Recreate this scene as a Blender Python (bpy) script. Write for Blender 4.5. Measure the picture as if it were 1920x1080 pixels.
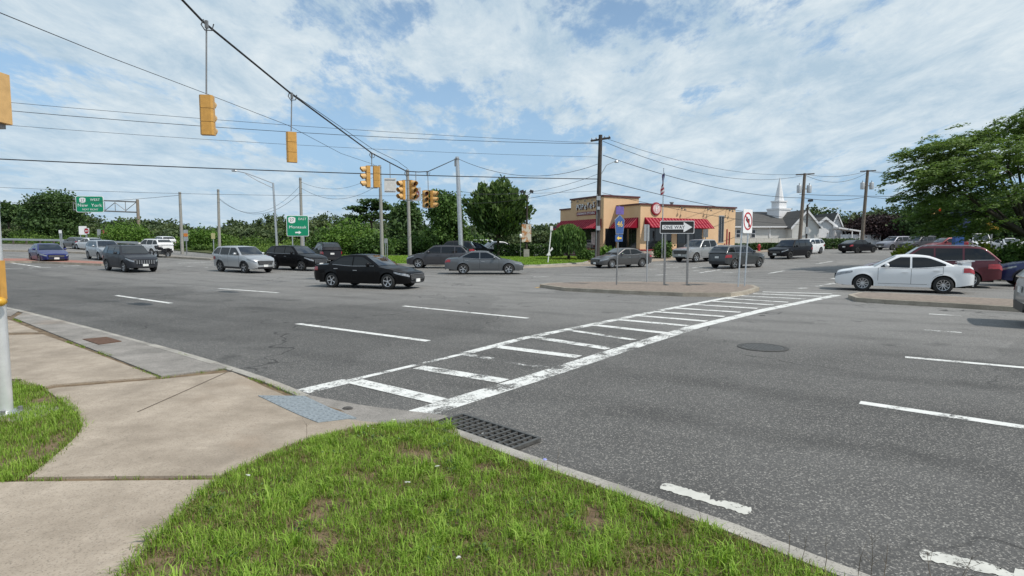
import bpy, bmesh, math, random
import numpy as np
from mathutils import Vector, Matrix
for o in list(bpy.data.objects): bpy.data.objects.remove(o, do_unlink=True)
SC = bpy.context.scene; COL = SC.collection
R = math.radians
random.seed(7); RNG = np.random.default_rng(7)

# ------------------------------------------------------------------ camera
FPX, CAMZ, HORIZ = 1067.0, 1.9, 458.0
PITCH = math.atan((540-HORIZ)/FPX); CP, SP = math.cos(PITCH), math.sin(PITCH)
cd = bpy.data.cameras.new('camera'); cam = bpy.data.objects.new('camera', cd); COL.objects.link(cam)
cam.location = (0, 0, CAMZ); cam.rotation_euler = (R(90)-PITCH, 0, 0)
cd.sensor_width = 36; cd.lens = 36*FPX/1920; cd.clip_start = .1; cd.clip_end = 3000
SC.camera = cam
SC.render.resolution_x, SC.render.resolution_y = 1024, 576

# ------------------------------------------------------------------ sky and sun
SUN_EL, SUN_AZ = 52, -32       # sun stands on the right (+X), a little behind the viewer
sdir = Vector((math.cos(R(SUN_EL))*math.cos(R(SUN_AZ)), math.cos(R(SUN_EL))*math.sin(R(SUN_AZ)), math.sin(R(SUN_EL))))
w = bpy.data.worlds.new('World'); SC.world = w; w.use_nodes = True
nt = w.node_tree; nt.nodes.clear()
def wn(t, **k):
    n = nt.nodes.new(t)
    for a, b in k.items(): setattr(n, a, b)
    return n
L_ = nt.links.new
out = wn('ShaderNodeOutputWorld'); bg = wn('ShaderNodeBackground'); bg.inputs['Strength'].default_value = .093
sky = wn('ShaderNodeTexSky', sky_type='NISHITA', sun_disc=False)
sky.sun_elevation = R(SUN_EL); sky.sun_rotation = R(90-SUN_AZ); sky.air_density = 1.0; sky.dust_density = .6; sky.ozone_density = 1.6
tc = wn('ShaderNodeTexCoord'); sep = wn('ShaderNodeSeparateXYZ'); L_(tc.outputs['Generated'], sep.inputs[0])
def wm(op, a, b=None, c=None, clamp=False):
    n = wn('ShaderNodeMath', operation=op); n.use_clamp = clamp
    for i, v in enumerate((a, b, c)):
        if v is None: continue
        if isinstance(v, (int, float)): n.inputs[i].default_value = v
        else: L_(v, n.inputs[i])
    return n.outputs[0]
zc = wm('MAXIMUM', sep.outputs['Z'], 0.0)
den = wm('ADD', zc, .16)
u = wm('DIVIDE', sep.outputs['X'], den); v = wm('DIVIDE', sep.outputs['Y'], den)
cmb = wn('ShaderNodeCombineXYZ'); L_(u, cmb.inputs[0]); L_(v, cmb.inputs[1])
def wnoise(scale, detail, rough, dist, off, rot=0, stretch=(1, 1, 1)):
    mp = wn('ShaderNodeMapping'); mp.inputs['Location'].default_value = off; mp.inputs['Rotation'].default_value = (0, 0, R(rot)); mp.inputs['Scale'].default_value = stretch
    L_(cmb.outputs[0], mp.inputs[0])
    n = wn('ShaderNodeTexNoise'); n.inputs['Scale'].default_value = scale; n.inputs['Detail'].default_value = detail
    n.inputs['Roughness'].default_value = rough; n.inputs['Distortion'].default_value = dist
    L_(mp.outputs[0], n.inputs['Vector']); return n.outputs['Fac']
big = wnoise(.55, 3, .5, .3, (1.2, 7.7, 0), 20, (1, .8, 1))
mid = wnoise(1.7, 12, .64, .25, (7.3, 2.2, 0), -25, (1, .62, 1))
fin = wnoise(8.5, 10, .66, .2, (1.3, 4.2, 0), 35, (1, .5, 1))
s1 = wm('ADD', wm('MULTIPLY', big, .85), wm('MULTIPLY', mid, .85)); s1 = wm('ADD', s1, wm('MULTIPLY', fin, .5))
mask = wn('ShaderNodeMapRange', interpolation_type='SMOOTHSTEP'); mask.inputs['From Min'].default_value = .955; mask.inputs['From Max'].default_value = 1.10
mask.inputs['To Min'].default_value = .06; mask.inputs['To Max'].default_value = .97
L_(s1, mask.inputs['Value'])
shade = wnoise(3.4, 10, .68, .3, (11, 5, 0), -10, (1, .6, 1))
crm = wn('ShaderNodeMapRange'); crm.inputs['From Min'].default_value = .36; crm.inputs['From Max'].default_value = .64; L_(shade, crm.inputs['Value'])
cc = wn('ShaderNodeMix', data_type='RGBA'); L_(crm.outputs[0], cc.inputs['Factor'])
cc.inputs['A'].default_value = (4.9, 6.4, 7.7, 1); cc.inputs['B'].default_value = (8.0, 8.9, 9.4, 1)
# pale blue veil towards the horizon, clouds in front of it
hz = wn('ShaderNodeMapRange', interpolation_type='SMOOTHSTEP'); hz.inputs['From Min'].default_value = .0; hz.inputs['From Max'].default_value = .42
hz.inputs['To Min'].default_value = .85; hz.inputs['To Max'].default_value = .0; L_(sep.outputs['Z'], hz.inputs['Value'])
blue = wn('ShaderNodeMix', data_type='RGBA', blend_type='MULTIPLY'); blue.inputs['Factor'].default_value = 1
L_(sky.outputs[0], blue.inputs['A']); blue.inputs['B'].default_value = (1.75, 1.8, 1.68, 1)
m1 = wn('ShaderNodeMix', data_type='RGBA'); L_(hz.outputs[0], m1.inputs['Factor']); L_(blue.outputs['Result'], m1.inputs['A']); m1.inputs['B'].default_value = (3.0, 4.9, 7.6, 1)
fade = wn('ShaderNodeMapRange', interpolation_type='SMOOTHSTEP'); fade.inputs['From Min'].default_value = .0; fade.inputs['From Max'].default_value = .22
fade.inputs['To Min'].default_value = .62; fade.inputs['To Max'].default_value = 1.0; L_(sep.outputs['Z'], fade.inputs['Value'])
mk = wm('MULTIPLY', mask.outputs[0], fade.outputs[0])
m2 = wn('ShaderNodeMix', data_type='RGBA'); L_(mk, m2.inputs['Factor']); L_(m1.outputs['Result'], m2.inputs['A']); L_(cc.outputs['Result'], m2.inputs['B'])
L_(m2.outputs['Result'], bg.inputs['Color']); L_(bg.outputs[0], out.inputs[0])

sl = bpy.data.lights.new('sun', 'SUN'); sl.energy = 3.7; sl.angle = R(.7); sl.color = (1, .95, .87)
so = bpy.data.objects.new('sun', sl); COL.objects.link(so); so.location = (30, 0, 60); so.rotation_euler = sdir.to_track_quat('Z', 'Y').to_euler()
SC.view_settings.view_transform = 'Standard'; SC.view_settings.look = 'None'; SC.view_settings.exposure = 0; SC.view_settings.gamma = 1
SC.view_settings.use_curve_mapping = False

# ------------------------------------------------------------------ geometry helpers
def T(x, y):                                   # gentle bowl of the junction: flat middle, approaches rise
    t = (math.hypot(x, y)-40)/4
    z = .026*4*(math.log1p(math.exp(t)) if t < 30 else t)
    return z if z < 1.6 else 1.6+.8*(1-math.exp(-(z-1.6)/.8))
def ray(px, py):
    dx = (px-960)/FPX; dy = -(py-540)/FPX
    return Vector((dx, CP+dy*SP, -SP+dy*CP))
def gp(px, py, z=None):
    d = ray(px, py)
    if z is not None:
        t = (z-CAMZ)/d.z; return Vector((d.x*t, d.y*t, z))
    t = .5
    while t < 400:
        p = Vector((0, 0, CAMZ))+d*t
        if p.z < T(p.x, p.y): break
        t += .05 if t < 60 else .3
    return Vector((p.x, p.y, T(p.x, p.y)))
def at(px, py, Y):
    d = ray(px, py); t = Y/d.y
    return Vector((d.x*t, Y, CAMZ+d.z*t))
def st(px, Y, up=0):                           # ground point below/above column px at depth Y
    x = (px-960)/FPX*Y
    for _ in range(4):
        z = T(x, Y); x = (px-960)/FPX*(Y*CP+(CAMZ-z)*SP)
    return Vector((x, Y, T(x, Y)+up))

class MB:
    def __init__(s): s.v, s.f = [], []
    def add(s, vs, fs):
        b = len(s.v); s.v += [tuple(p) for p in vs]; s.f += [tuple(i+b for i in f) for f in fs]; return s
    def box(s, c, d, rz=0, ry=0, tap=1.0):
        M = Matrix.Rotation(rz, 3, 'Z') @ Matrix.Rotation(ry, 3, 'Y')
        vs = []
        for z in (-.5, .5):
            k = tap if z > 0 else 1
            for x, y in ((-.5, -.5), (.5, -.5), (.5, .5), (-.5, .5)):
                vs.append(Vector(c)+M @ Vector((x*d[0]*k, y*d[1]*k, z*d[2])))
        return s.add(vs, [(3, 2, 1, 0), (4, 5, 6, 7), (0, 1, 5, 4), (1, 2, 6, 5), (2, 3, 7, 6), (3, 0, 4, 7)])
    def tube(s, pts, rad, n=6, cap=True):
        pts = [Vector(p) for p in pts]; rs = rad if isinstance(rad, (list, tuple)) else [rad]*len(pts)
        vs = []; fs = []
        for i, p in enumerate(pts):
            a = pts[min(i+1, len(pts)-1)]-pts[max(i-1, 0)]
            a = a.normalized() if a.length > 1e-9 else Vector((0, 0, 1))
            ref = Vector((0, 0, 1)) if abs(a.z) < .9 else Vector((1, 0, 0))
            e1 = a.cross(ref).normalized(); e2 = a.cross(e1)
            for k in range(n):
                t = 2*math.pi*k/n; vs.append(p+(e1*math.cos(t)+e2*math.sin(t))*rs[i])
        for i in range(len(pts)-1):
            for k in range(n): fs.append((i*n+k, i*n+(k+1) % n, (i+1)*n+(k+1) % n, (i+1)*n+k))
        if cap: fs.append(tuple(range(n-1, -1, -1))); fs.append(tuple((len(pts)-1)*n+k for k in range(n)))
        return s.add(vs, fs)
    def lathe(s, prof, n=20, axis='Z', c=(0, 0, 0)):
        vs = []; fs = []
        for k in range(n):
            t = 2*math.pi*k/n
            for r, h in prof:
                p = (r*math.cos(t), r*math.sin(t), h) if axis == 'Z' else (r*math.cos(t), h, r*math.sin(t)) if axis == 'Y' else (h, r*math.cos(t), r*math.sin(t))
                vs.append(Vector(p)+Vector(c))
        m = len(prof)
        for k in range(n):
            for j in range(m-1): fs.append((k*m+j, ((k+1) % n)*m+j, ((k+1) % n)*m+j+1, k*m+j+1))
        return s.add(vs, fs)
    def grid(s, fn, nu, nv):
        vs = [fn(i/nu, j/nv) for i in range(nu+1) for j in range(nv+1)]
        return s.add(vs, [(i*(nv+1)+j, (i+1)*(nv+1)+j, (i+1)*(nv+1)+j+1, i*(nv+1)+j+1) for i in range(nu) for j in range(nv)])
    def prism(s, poly, z0, z1):                # polygon in XY extruded in Z
        n = len(poly); vs = [(p[0], p[1], z0) for p in poly]+[(p[0], p[1], z1) for p in poly]
        return s.add(vs, [tuple(range(n-1, -1, -1)), tuple(range(n, 2*n))]+[(i, (i+1) % n, n+(i+1) % n, n+i) for i in range(n)])
    def plate(s, poly, y0, y1):                # polygon in XZ extruded in Y (front at y0)
        n = len(poly); vs = [(p[0], y0, p[1]) for p in poly]+[(p[0], y1, p[1]) for p in poly]
        return s.add(vs, [tuple(range(n)), tuple(range(2*n-1, n-1, -1))]+[((i+1) % n, i, n+i, n+(i+1) % n) for i in range(n)])
    def mesh(s, name):
        me = bpy.data.meshes.new(name); me.from_pydata(s.v, [], s.f); me.update(); return me
    def build(s, name, m, parent=None, smooth=False, loc=None, fix=True):
        me = s.mesh(name)
        if fix:
            bm = bmesh.new(); bm.from_mesh(me); bmesh.ops.recalc_face_normals(bm, faces=bm.faces); bm.to_mesh(me); bm.free()
        return ob(name, me, m, parent, smooth, loc)
def ob(name, me, m, parent=None, smooth=False, loc=None):
    if m is not None and not me.materials: me.materials.append(m)
    if smooth:
        me.shade_smooth()
        if smooth != 'all':
            try: me.set_sharp_from_angle(angle=R(smooth if smooth is not True else 40))
            except Exception: pass
    o = bpy.data.objects.new(name, me); COL.objects.link(o)
    if parent: o.parent = parent
    if loc is not None: o.location = loc
    return o
def thing(name, label, cat, loc=(0, 0, 0), rz=0, group=None):
    o = bpy.data.objects.new(name, None); COL.objects.link(o); o.location = loc; o.rotation_euler = (0, 0, rz); o.empty_display_size = .2
    tag(o, label, cat, group); return o
def tag(o, label, cat, group=None):
    o['label'] = label; o['category'] = cat
    if group: o['group'] = group
    return o
def struct(o, kind='structure', label=None, cat=None):
    o['kind'] = kind
    if label: o['label'] = label
    if cat: o['category'] = cat
    return o
def patch(name, pts, zf, m, parent=None, step=1.0, skirt=0, off=0.0, loc=None):
    bm = bmesh.new()
    f = bm.faces.new([bm.verts.new((p[0], p[1], 0)) for p in pts])
    if f.calc_area() and f.normal.z < 0: f.normal_flip()
    bmesh.ops.triangulate(bm, faces=bm.faces[:])
    for _ in range(14):
        lo = [e for e in bm.edges if e.calc_length() > step]
        if not lo: break
        bmesh.ops.subdivide_edges(bm, edges=lo, cuts=1)
        bmesh.ops.triangulate(bm, faces=[f for f in bm.faces if len(f.verts) > 3])
    bm.normal_update()
    if sum(f.normal.z for f in bm.faces) < 0: bmesh.ops.reverse_faces(bm, faces=bm.faces[:])
    for vv in bm.verts: vv.co.z = zf(vv.co.x, vv.co.y)+off
    if skirt:
        be = [e for e in bm.edges if e.is_boundary]
        r = bmesh.ops.extrude_edge_only(bm, edges=be)
        for g in r['geom']:
            if isinstance(g, bmesh.types.BMVert): g.co.z -= skirt
        bmesh.ops.recalc_face_normals(bm, faces=bm.faces[:])
        tops = max(bm.faces, key=lambda q: q.calc_area())
    me = bpy.data.meshes.new(name); bm.to_mesh(me); bm.free()
    return ob(name, me, m, parent, loc=loc)
def text_mesh(s, size, depth=.004, ax='CENTER', sx=1.0):
    c = bpy.data.curves.new('t', 'FONT'); c.body = s; c.size = size; c.extrude = depth; c.align_x = ax; c.align_y = 'CENTER'; c.resolution_u = 3; c.space_character = 1.05
    o = bpy.data.objects.new('t', c); COL.objects.link(o)
    me = bpy.data.meshes.new_from_object(o.evaluated_get(bpy.context.evaluated_depsgraph_get()))
    bpy.data.objects.remove(o); bpy.data.curves.remove(c)
    me.transform(Matrix.Rotation(R(90), 4, 'X') @ Matrix.Scale(sx, 4, (1, 0, 0))); me.materials.clear()
    return me
def text(name, s, size, m, parent, loc, depth=.004, sx=1.0):
    return ob(name, text_mesh(s, size, depth, sx=sx), m, parent, loc=loc)

# ------------------------------------------------------------------ materials
MATS = {}
class NT:
    def __init__(s, name):
        s.m = bpy.data.materials.new(name); s.m.use_nodes = True; s.t = s.m.node_tree; s.b = s.t.nodes['Principled BSDF']; s.o = s.t.nodes['Material Output']
    def n(s, t, **k):
        n = s.t.nodes.new(t)
        for a, b in k.items(): setattr(n, a, b)
        return n
    def l(s, a, b): s.t.links.new(a, b)
    def pos(s, obj=False):
        if obj: return s.n('ShaderNodeTexCoord').outputs['Object']
        return s.n('ShaderNodeNewGeometry').outputs['Position']
    def noise(s, scale, detail=4, rough=.55, vec=None, dist=0, stretch=None, rot=0):
        vec = vec or s.pos()
        if stretch:
            mp = s.n('ShaderNodeMapping'); mp.inputs['Scale'].default_value = stretch; mp.inputs['Rotation'].default_value = (0, 0, rot); s.l(vec, mp.inputs[0]); vec = mp.outputs[0]
        n = s.n('ShaderNodeTexNoise'); n.inputs['Scale'].default_value = scale; n.inputs['Detail'].default_value = detail; n.inputs['Roughness'].default_value = rough; n.inputs['Distortion'].default_value = dist
        s.l(vec, n.inputs['Vector']); return n.outputs['Fac']
    def ramp(s, fac, stops):
        r = s.n('ShaderNodeValToRGB'); e = r.color_ramp.elements
        while len(e) < len(stops): e.new(.5)
        for x, (p, c) in zip(e, stops): x.position = p; x.color = (*c, 1) if not isinstance(c, (int, float)) else (c, c, c, 1)
        s.l(fac, r.inputs[0]); return r.outputs['Color']
    def mr(s, fac, a, b, c=0, d=1, smooth=False):
        r = s.n('ShaderNodeMapRange'); r.inputs['From Min'].default_value = a; r.inputs['From Max'].default_value = b; r.inputs['To Min'].default_value = c; r.inputs['To Max'].default_value = d
        if smooth: r.interpolation_type = 'SMOOTHSTEP'
        s.l(fac, r.inputs['Value']); return r.outputs[0]
    def math(s, op, a, b):
        n = s.n('ShaderNodeMath', operation=op)
        for i, v in enumerate((a, b)):
            if isinstance(v, (int, float)): n.inputs[i].default_value = v
            else: s.l(v, n.inputs[i])
        return n.outputs[0]
    def mix(s, fac, a, b, mode='MIX'):
        n = s.n('ShaderNodeMix', data_type='RGBA', blend_type=mode)
        for k, v in (('Factor', fac), ('A', a), ('B', b)):
            if isinstance(v, (int, float)): n.inputs[k].default_value = v if k == 'Factor' else (v, v, v, 1)
            elif isinstance(v, tuple): n.inputs[k].default_value = (*v, 1)
            else: s.l(v, n.inputs[k])
        return n.outputs['Result']
    def col(s, c): s.l(c, s.b.inputs['Base Color'])
    def bump(s, h, st_, dist=.01):
        b = s.n('ShaderNodeBump'); b.inputs['Strength'].default_value = st_; b.inputs['Distance'].default_value = dist; s.l(h, b.inputs['Height']); s.l(b.outputs[0], s.b.inputs['Normal'])
    def set(s, rough=None, metal=None, spec=None, coat=None):
        if rough is not None: s.b.inputs['Roughness'].default_value = rough
        if metal is not None: s.b.inputs['Metallic'].default_value = metal
        if spec is not None: s.b.inputs['Specular IOR Level'].default_value = spec
        if coat is not None: s.b.inputs['Coat Weight'].default_value = coat; s.b.inputs['Coat Roughness'].default_value = .04
        return s
def flat(name, c, rough=.6, metal=0, spec=.5, coat=None, var=.12, scale=6.0, bump=0):
    if name in MATS: return MATS[name]
    s = NT(name); s.set(rough, metal, spec, coat)
    n = s.noise(scale, 5, .6, s.pos(True))
    s.col(s.mix(s.mr(n, .3, .7), tuple(max(0, x*(1-var)) for x in c), tuple(min(1, x*(1+var)) for x in c)))
    if bump: s.bump(n, bump, .02)
    MATS[name] = s.m; return s.m
def paint(name, c, metal=.35):
    if name in MATS: return MATS[name]
    dk = max(c) < .05; s = NT(name); s.set(.38, 0 if dk else metal, .12 if dk else .5, .18 if dk else .6)
    n = s.noise(2.2, 5, .6, s.pos(True)); dust = s.noise(25, 3, .6, s.pos(True))
    f = s.math('MULTIPLY', s.mr(n, .35, .75), s.mr(dust, .2, .8, .3, 1))
    s.col(s.mix(s.math('MULTIPLY', f, .010 if dk else .04), c, (.32, .29, .25)))
    MATS[name] = s.m; return s.m
UX, UY = .825, -.566            # direction of the main road
NX, NY = .566, .825             # across it
def road_mat():
    s = NT('asphalt'); s.set(.82, 0, .35)
    p = s.pos(); g = s.n('ShaderNodeSeparateXYZ'); s.l(p, g.inputs[0])
    across = s.math('ADD', s.math('MULTIPLY', g.outputs[0], NX), s.math('MULTIPLY', g.outputs[1], NY))
    wob = s.noise(.35, 4, .55, p)
    acr = s.math('ADD', across, s.mr(wob, .3, .7, -.8, .8))
    lane = s.ramp(s.mr(acr, 3, 23), [(0, .095), (.17, .072), (.40, .088), (.50, .225), (.8, .31), (1, .31)])
    blotch = s.noise(.6, 6, .6, p, .4, (1, 1, 1)); streak = s.noise(1.1, 5, .6, p, .3, (.16, 1.3, 1), R(34.5))
    c = s.mix(.38, lane, s.ramp(blotch, [(.3, .07), (.7, .20)]))
    c = s.mix(s.mr(streak, .45, .75, 0, .45), c, s.mix(1.0, c, .62, 'MULTIPLY'))
    vo = s.n('ShaderNodeTexVoronoi', feature='F1'); vo.inputs['Scale'].default_value = 92; vo.inputs['Randomness'].default_value = 1; s.l(p, vo.inputs['Vector'])
    sp = s.n('ShaderNodeSeparateColor'); s.l(vo.outputs['Color'], sp.inputs[0])
    stone = s.mr(sp.outputs[0], .74, .86); 
    c = s.mix(s.math('MULTIPLY', stone, .62), c, s.mix(sp.outputs[1], (.30, .29, .27), (.52, .51, .49)))
    dark = s.mr(sp.outputs[2], .62, .8); c = s.mix(s.math('MULTIPLY', dark, .55), c, (.055, .055, .057))
    fine = s.noise(40, 3, .7, p); c = s.mix(s.mr(fine, .35, .65, 0, .35), c, .08)
    # cracks, oil patches
    wv = s.n('ShaderNodeVectorMath', operation='ADD'); nn = s.n('ShaderNodeTexNoise'); nn.inputs['Scale'].default_value = 1.2; s.l(p, nn.inputs['Vector'])
    s.l(p, wv.inputs[0]); s.l(nn.outputs['Color'], wv.inputs[1])
    ve = s.n('ShaderNodeTexVoronoi', feature='DISTANCE_TO_EDGE'); ve.inputs['Scale'].default_value = .17; s.l(wv.outputs[0], ve.inputs['Vector'])
    crk = s.math('MULTIPLY', s.mr(ve.outputs['Distance'], .0015, .004, 1, 0), s.mr(s.noise(.25, 2, .5, p), .48, .56))
    c = s.mix(s.math('MULTIPLY', crk, .75), c, (.02, .02, .02))
    wt = s.n('ShaderNodeMath', operation='SINE'); s.l(s.math('MULTIPLY', s.math('ADD', across, s.mr(wob, .3, .7, -.25, .25)), 3.4), wt.inputs[0]); c = s.mix(s.math('MULTIPLY', s.mr(wt.outputs[0], .2, 1), s.mr(s.noise(.5, 4, .6, p, 0, (.2, 1, 1), R(34.5)), .4, .6, 0, .65)), c, s.mix(1.0, c, .62, 'MULTIPLY'))
    pa = s.n('ShaderNodeTexVoronoi', feature='F1'); pa.inputs['Scale'].default_value = .14; s.l(wv.outputs[0], pa.inputs['Vector']); ps = s.n('ShaderNodeSeparateColor'); s.l(pa.outputs['Color'], ps.inputs[0]); c = s.mix(s.mr(ps.outputs[0], .66, .675, 0, .30), c, s.mix(1.0, c, .55, 'MULTIPLY'))
    oil = s.mr(s.noise(.9, 3, .5, p), .64, .74, 0, .6); c = s.mix(oil, c, (.045, .045, .045))
    c = s.mix(1.0, c, (1.03, 1.0, .955), 'MULTIPLY')
    s.col(c); s.bump(s.math('ADD', s.math('MULTIPLY', stone, .4), fine), .55, .012)
    return s.m
def concrete(name, a, b, speck=.5, joint=0):
    s = NT(name); s.set(.85, 0, .3); p = s.pos()
    c = s.mix(s.mr(s.noise(1.6, 9, .68, p), .36, .64), tuple(x*.86 for x in a), tuple(x*1.06 for x in b))
    st_ = s.mr(s.noise(.7, 5, .6, p, .5), .55, .72, 0, .5); c = s.mix(st_, c, tuple(x*.62 for x in a))
    rust = s.mr(s.noise(.5, 4, .6, p, .2), .58, .74, 0, .45); c = s.mix(rust, c, (.27, .18, .11))
    f = s.noise(70, 4, .75, p); c = s.mix(s.mr(f, .53, .66, 0, min(1, speck*1.5)), c, tuple(x*.42 for x in a))
    mid_ = s.noise(7, 8, .7, p); c = s.mix(s.mr(mid_, .5, .68, 0, .30), c, tuple(x*.70 for x in a)); spot = s.noise(16, 3, .5, p); c = s.mix(s.mr(spot, .72, .76, 0, .6), c, (.07, .06, .05))
    f2 = s.noise(60, 2, .7, p); c = s.mix(s.mr(f2, .60, .74, 0, speck*.7), c, (.46, .43, .38))
    s.col(c); s.bump(f, .35, .006); return s.m
def worn_paint(name, c, lo, hi):
    s = NT(name); s.set(.7, 0, .3); p = s.pos()
    a = s.noise(2.6, 7, .7, p, .5); b = s.noise(30, 4, .7, p)
    k = s.math('ADD', s.math('MULTIPLY', a, .7), s.math('MULTIPLY', b, .42))
    fac = s.mr(k, lo, hi, 0, 1)
    s.col(s.mix(s.mr(s.noise(9, 5, .6, p), .3, .7), tuple(x*.82 for x in c), c))
    tr = s.n('ShaderNodeBsdfTransparent'); mx = s.n('ShaderNodeMixShader'); s.l(fac, mx.inputs[0]); s.l(tr.outputs[0], mx.inputs[1]); s.l(s.b.outputs[0], mx.inputs[2]); s.l(mx.outputs[0], s.o.inputs[0])
    return s.m
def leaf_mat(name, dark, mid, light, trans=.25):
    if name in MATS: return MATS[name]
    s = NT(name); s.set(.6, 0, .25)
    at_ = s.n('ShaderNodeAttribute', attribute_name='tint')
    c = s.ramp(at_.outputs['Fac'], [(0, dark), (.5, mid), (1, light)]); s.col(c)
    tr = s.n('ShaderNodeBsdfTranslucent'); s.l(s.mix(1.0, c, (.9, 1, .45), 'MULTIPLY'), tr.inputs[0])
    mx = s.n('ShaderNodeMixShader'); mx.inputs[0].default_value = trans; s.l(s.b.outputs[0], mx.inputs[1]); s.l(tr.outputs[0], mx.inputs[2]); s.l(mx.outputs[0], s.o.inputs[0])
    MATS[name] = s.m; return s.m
def bark(name, a, b):
    if name in MATS: return MATS[name]
    s = NT(name); s.set(.9, 0, .2); n = s.noise(3, 6, .65, s.pos(), .6, (6, 6, .8)); s.col(s.mix(s.mr(n, .3, .7), a, b)); s.bump(n, .6, .03); MATS[name] = s.m; return s.m
def two_tone(name, a, b, scale, lo=.4, hi=.6, rough=.8, stretch=None, bump=.3):
    s = NT(name); s.set(rough, 0, .3); n = s.noise(scale, 6, .6, s.pos(), .2, stretch); s.col(s.mix(s.mr(n, lo, hi), a, b)); s.bump(n, bump, .02); return s.m

M_ASPH = road_mat()
M_CONC = concrete('concrete_walk', (.325, .268, .208), (.405, .34, .272))
M_CONC2 = concrete('concrete_rough', (.22, .205, .185), (.31, .285, .26), 1.0)
M_CURB = concrete('concrete_curb', (.31, .29, .26), (.42, .395, .35), .8)
M_SOIL = two_tone('soil', (.11, .075, .045), (.20, .145, .09), 7)
M_TURF = two_tone('turf_far', (.07, .14, .025), (.13, .21, .045), 3.0, .3, .7, .9, None, .6)
M_GROUND = two_tone('ground_rough', (.05, .075, .022), (.10, .10, .045), .6, .3, .7, .95)
M_BRICKPAVE = two_tone('island_paving', (.19, .155, .13), (.27, .22, .18), 9)
M_REDPAVE = two_tone('red_paving', (.27, .13, .10), (.36, .19, .15), 4)
M_PAINT = worn_paint('road_paint', (.74, .74, .71), .485, .585)
M_PAINT_GOOD = worn_paint('road_paint_fresh', (.74, .74, .71), .43, .55)
M_PAINT_BAD = worn_paint('road_paint_worn', (.74, .74, .71), .56, .68)
M_YEL = worn_paint('yellow_paint', (.70, .42, .08), .46, .56)
M_WOODPOLE = bark('pole_wood', (.10, .085, .07), (.24, .20, .165))
M_WOODDARK = bark('pole_wood_dark', (.035, .03, .027), (.10, .085, .075))
M_GREYPOLE = bark('pole_grey_wood', (.24, .235, .215), (.37, .36, .33))
M_STEEL = flat('galvanised_steel', (.55, .56, .57), .38, .85, .5, var=.15, scale=14)
M_STEELD = flat('post_steel', (.26, .26, .26), .5, .6, .5, var=.2, scale=14)
M_SIGNBACK = flat('sign_back_metal', (.46, .47, .48), .45, .6, .5, var=.1)
M_BLACK = flat('black_plastic', (.018, .018, .02), .5)
M_WIRE = flat('cable_black', (.02, .02, .022), .6)
M_WHITE = flat('white_paint', (.78, .78, .76), .5, var=.05)
M_SIGNW = flat('sign_white', (.80, .80, .80), .45, var=.04)
M_SIGNK = flat('sign_black', (.015, .015, .015), .45)
M_GREEN = flat('sign_green', (.0, .235, .115), .4, var=.06)
M_BLUE = flat('sign_blue', (.045, .10, .27), .4, var=.08)
M_PURP = flat('sign_faded_purple', (.13, .09, .30), .5, var=.2)
M_YELLOWTXT = flat('sign_yellow', (.80, .55, .10), .45)
M_RED = flat('sign_red', (.42, .02, .03), .45)
M_ORANGE = flat('signal_yellow', (.56, .30, .07), .45, var=.14, scale=9)
M_ORANGEL = flat('signal_weathered', (.62, .38, .15), .5, var=.14, scale=9)
M_IRON = flat('cast_iron', (.13, .127, .12), .6, .6, .5, var=.3, scale=20, bump=.3)
M_RUST = flat('rusty_iron', (.12, .065, .04), .8, .2, .4, var=.35, scale=20, bump=.3)
# ------------------------------------------------------------------ ground and road
def polar(name, radii, nseg, off, m):
    vs = [(0, 0, T(0, 0)+off)]; fs = []
    for r in radii:
        for k in range(nseg):
            a = 2*math.pi*k/nseg; x, y = r*math.cos(a), r*math.sin(a); vs.append((x, y, T(x, y)+off))
    for k in range(nseg): fs.append((0, 1+k, 1+(k+1) % nseg))
    for i in range(len(radii)-1):
        for k in range(nseg):
            a = 1+i*nseg; fs.append((a+k, a+nseg+k, a+nseg+(k+1) % nseg, a+(k+1) % nseg))
    me = bpy.data.meshes.new(name); me.from_pydata(vs, [], fs); me.update()
    return struct(ob(name, me, m))
polar('ground', [20, 38]+list(range(42, 150, 8))+[170, 220, 320, 500, 900, 1600], 120, -.25, M_GROUND)
polar('road', [10, 20, 28]+list(range(30, 64))+list(range(64, 137, 2)), 360, 0, M_ASPH)

def U(p, k): return Vector((p[0]+UX*k, p[1]+UY*k, 0))
ramp_c = gp(690, 770, 0)
def ZL(x, y):
    d2 = (x-ramp_c.x)**2+(y-ramp_c.y)**2
    return .125-.112*math.exp(-d2/1.7)
# foot of the near kerb, from the right (off frame) round the ramp to the left
kr = [gp(*p, .12) for p in ((1640, 1084), (1560, 1046), (1400, 984), (1200, 917), (1000, 851), (900, 812), (842, 788))]
kr = [U(kr[0], 26), U(kr[0], 12), U(kr[0], 5)]+[Vector((p.x, p.y, 0)) for p in kr]
kl = [gp(p[0], p[1], z) for p, z in zip(((585, 742), (500, 709), (430, 684), (330, 655), (180, 615), (40, 581)), (.04, .09, .12, .12, .12, .12))]
kl = [Vector((p.x, p.y, 0)) for p in kl]
kl = kl+[U(kl[-1], -8), U(kl[-1], -18), U(kl[-1], -34)]
rampline = [gp(*p, 0) for p in ((790, 780), (735, 777), (650, 765))]
def offs(line, d):                              # shift a polyline sideways, away from the road (towards the viewer)
    o = []
    for i, p in enumerate(line):
        a = line[min(i+1, len(line)-1)]-line[max(i-1, 0)]; a.z = 0; a.normalize(); n = Vector((-a.y, a.x, 0))
        o.append(p+n*d)
    return o
krI, klI = offs(kr, .16), offs(kl, .16)
back = [Vector((-75, 40, 0)), Vector((-45, -6, 0)), Vector((20, -22, 0))]
corner = krI+rampline+klI+back
land = struct(patch('corner_ground', corner, lambda x, y: max(ZL(x, y), T(x, y)+.1 if math.hypot(x, y) > 34 else 0)-.02, M_SOIL, step=1.2, skirt=.2))
kerb = struct(ob('kerb', bpy.data.meshes.new('kerb_empty'), None)) if False else None
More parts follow.
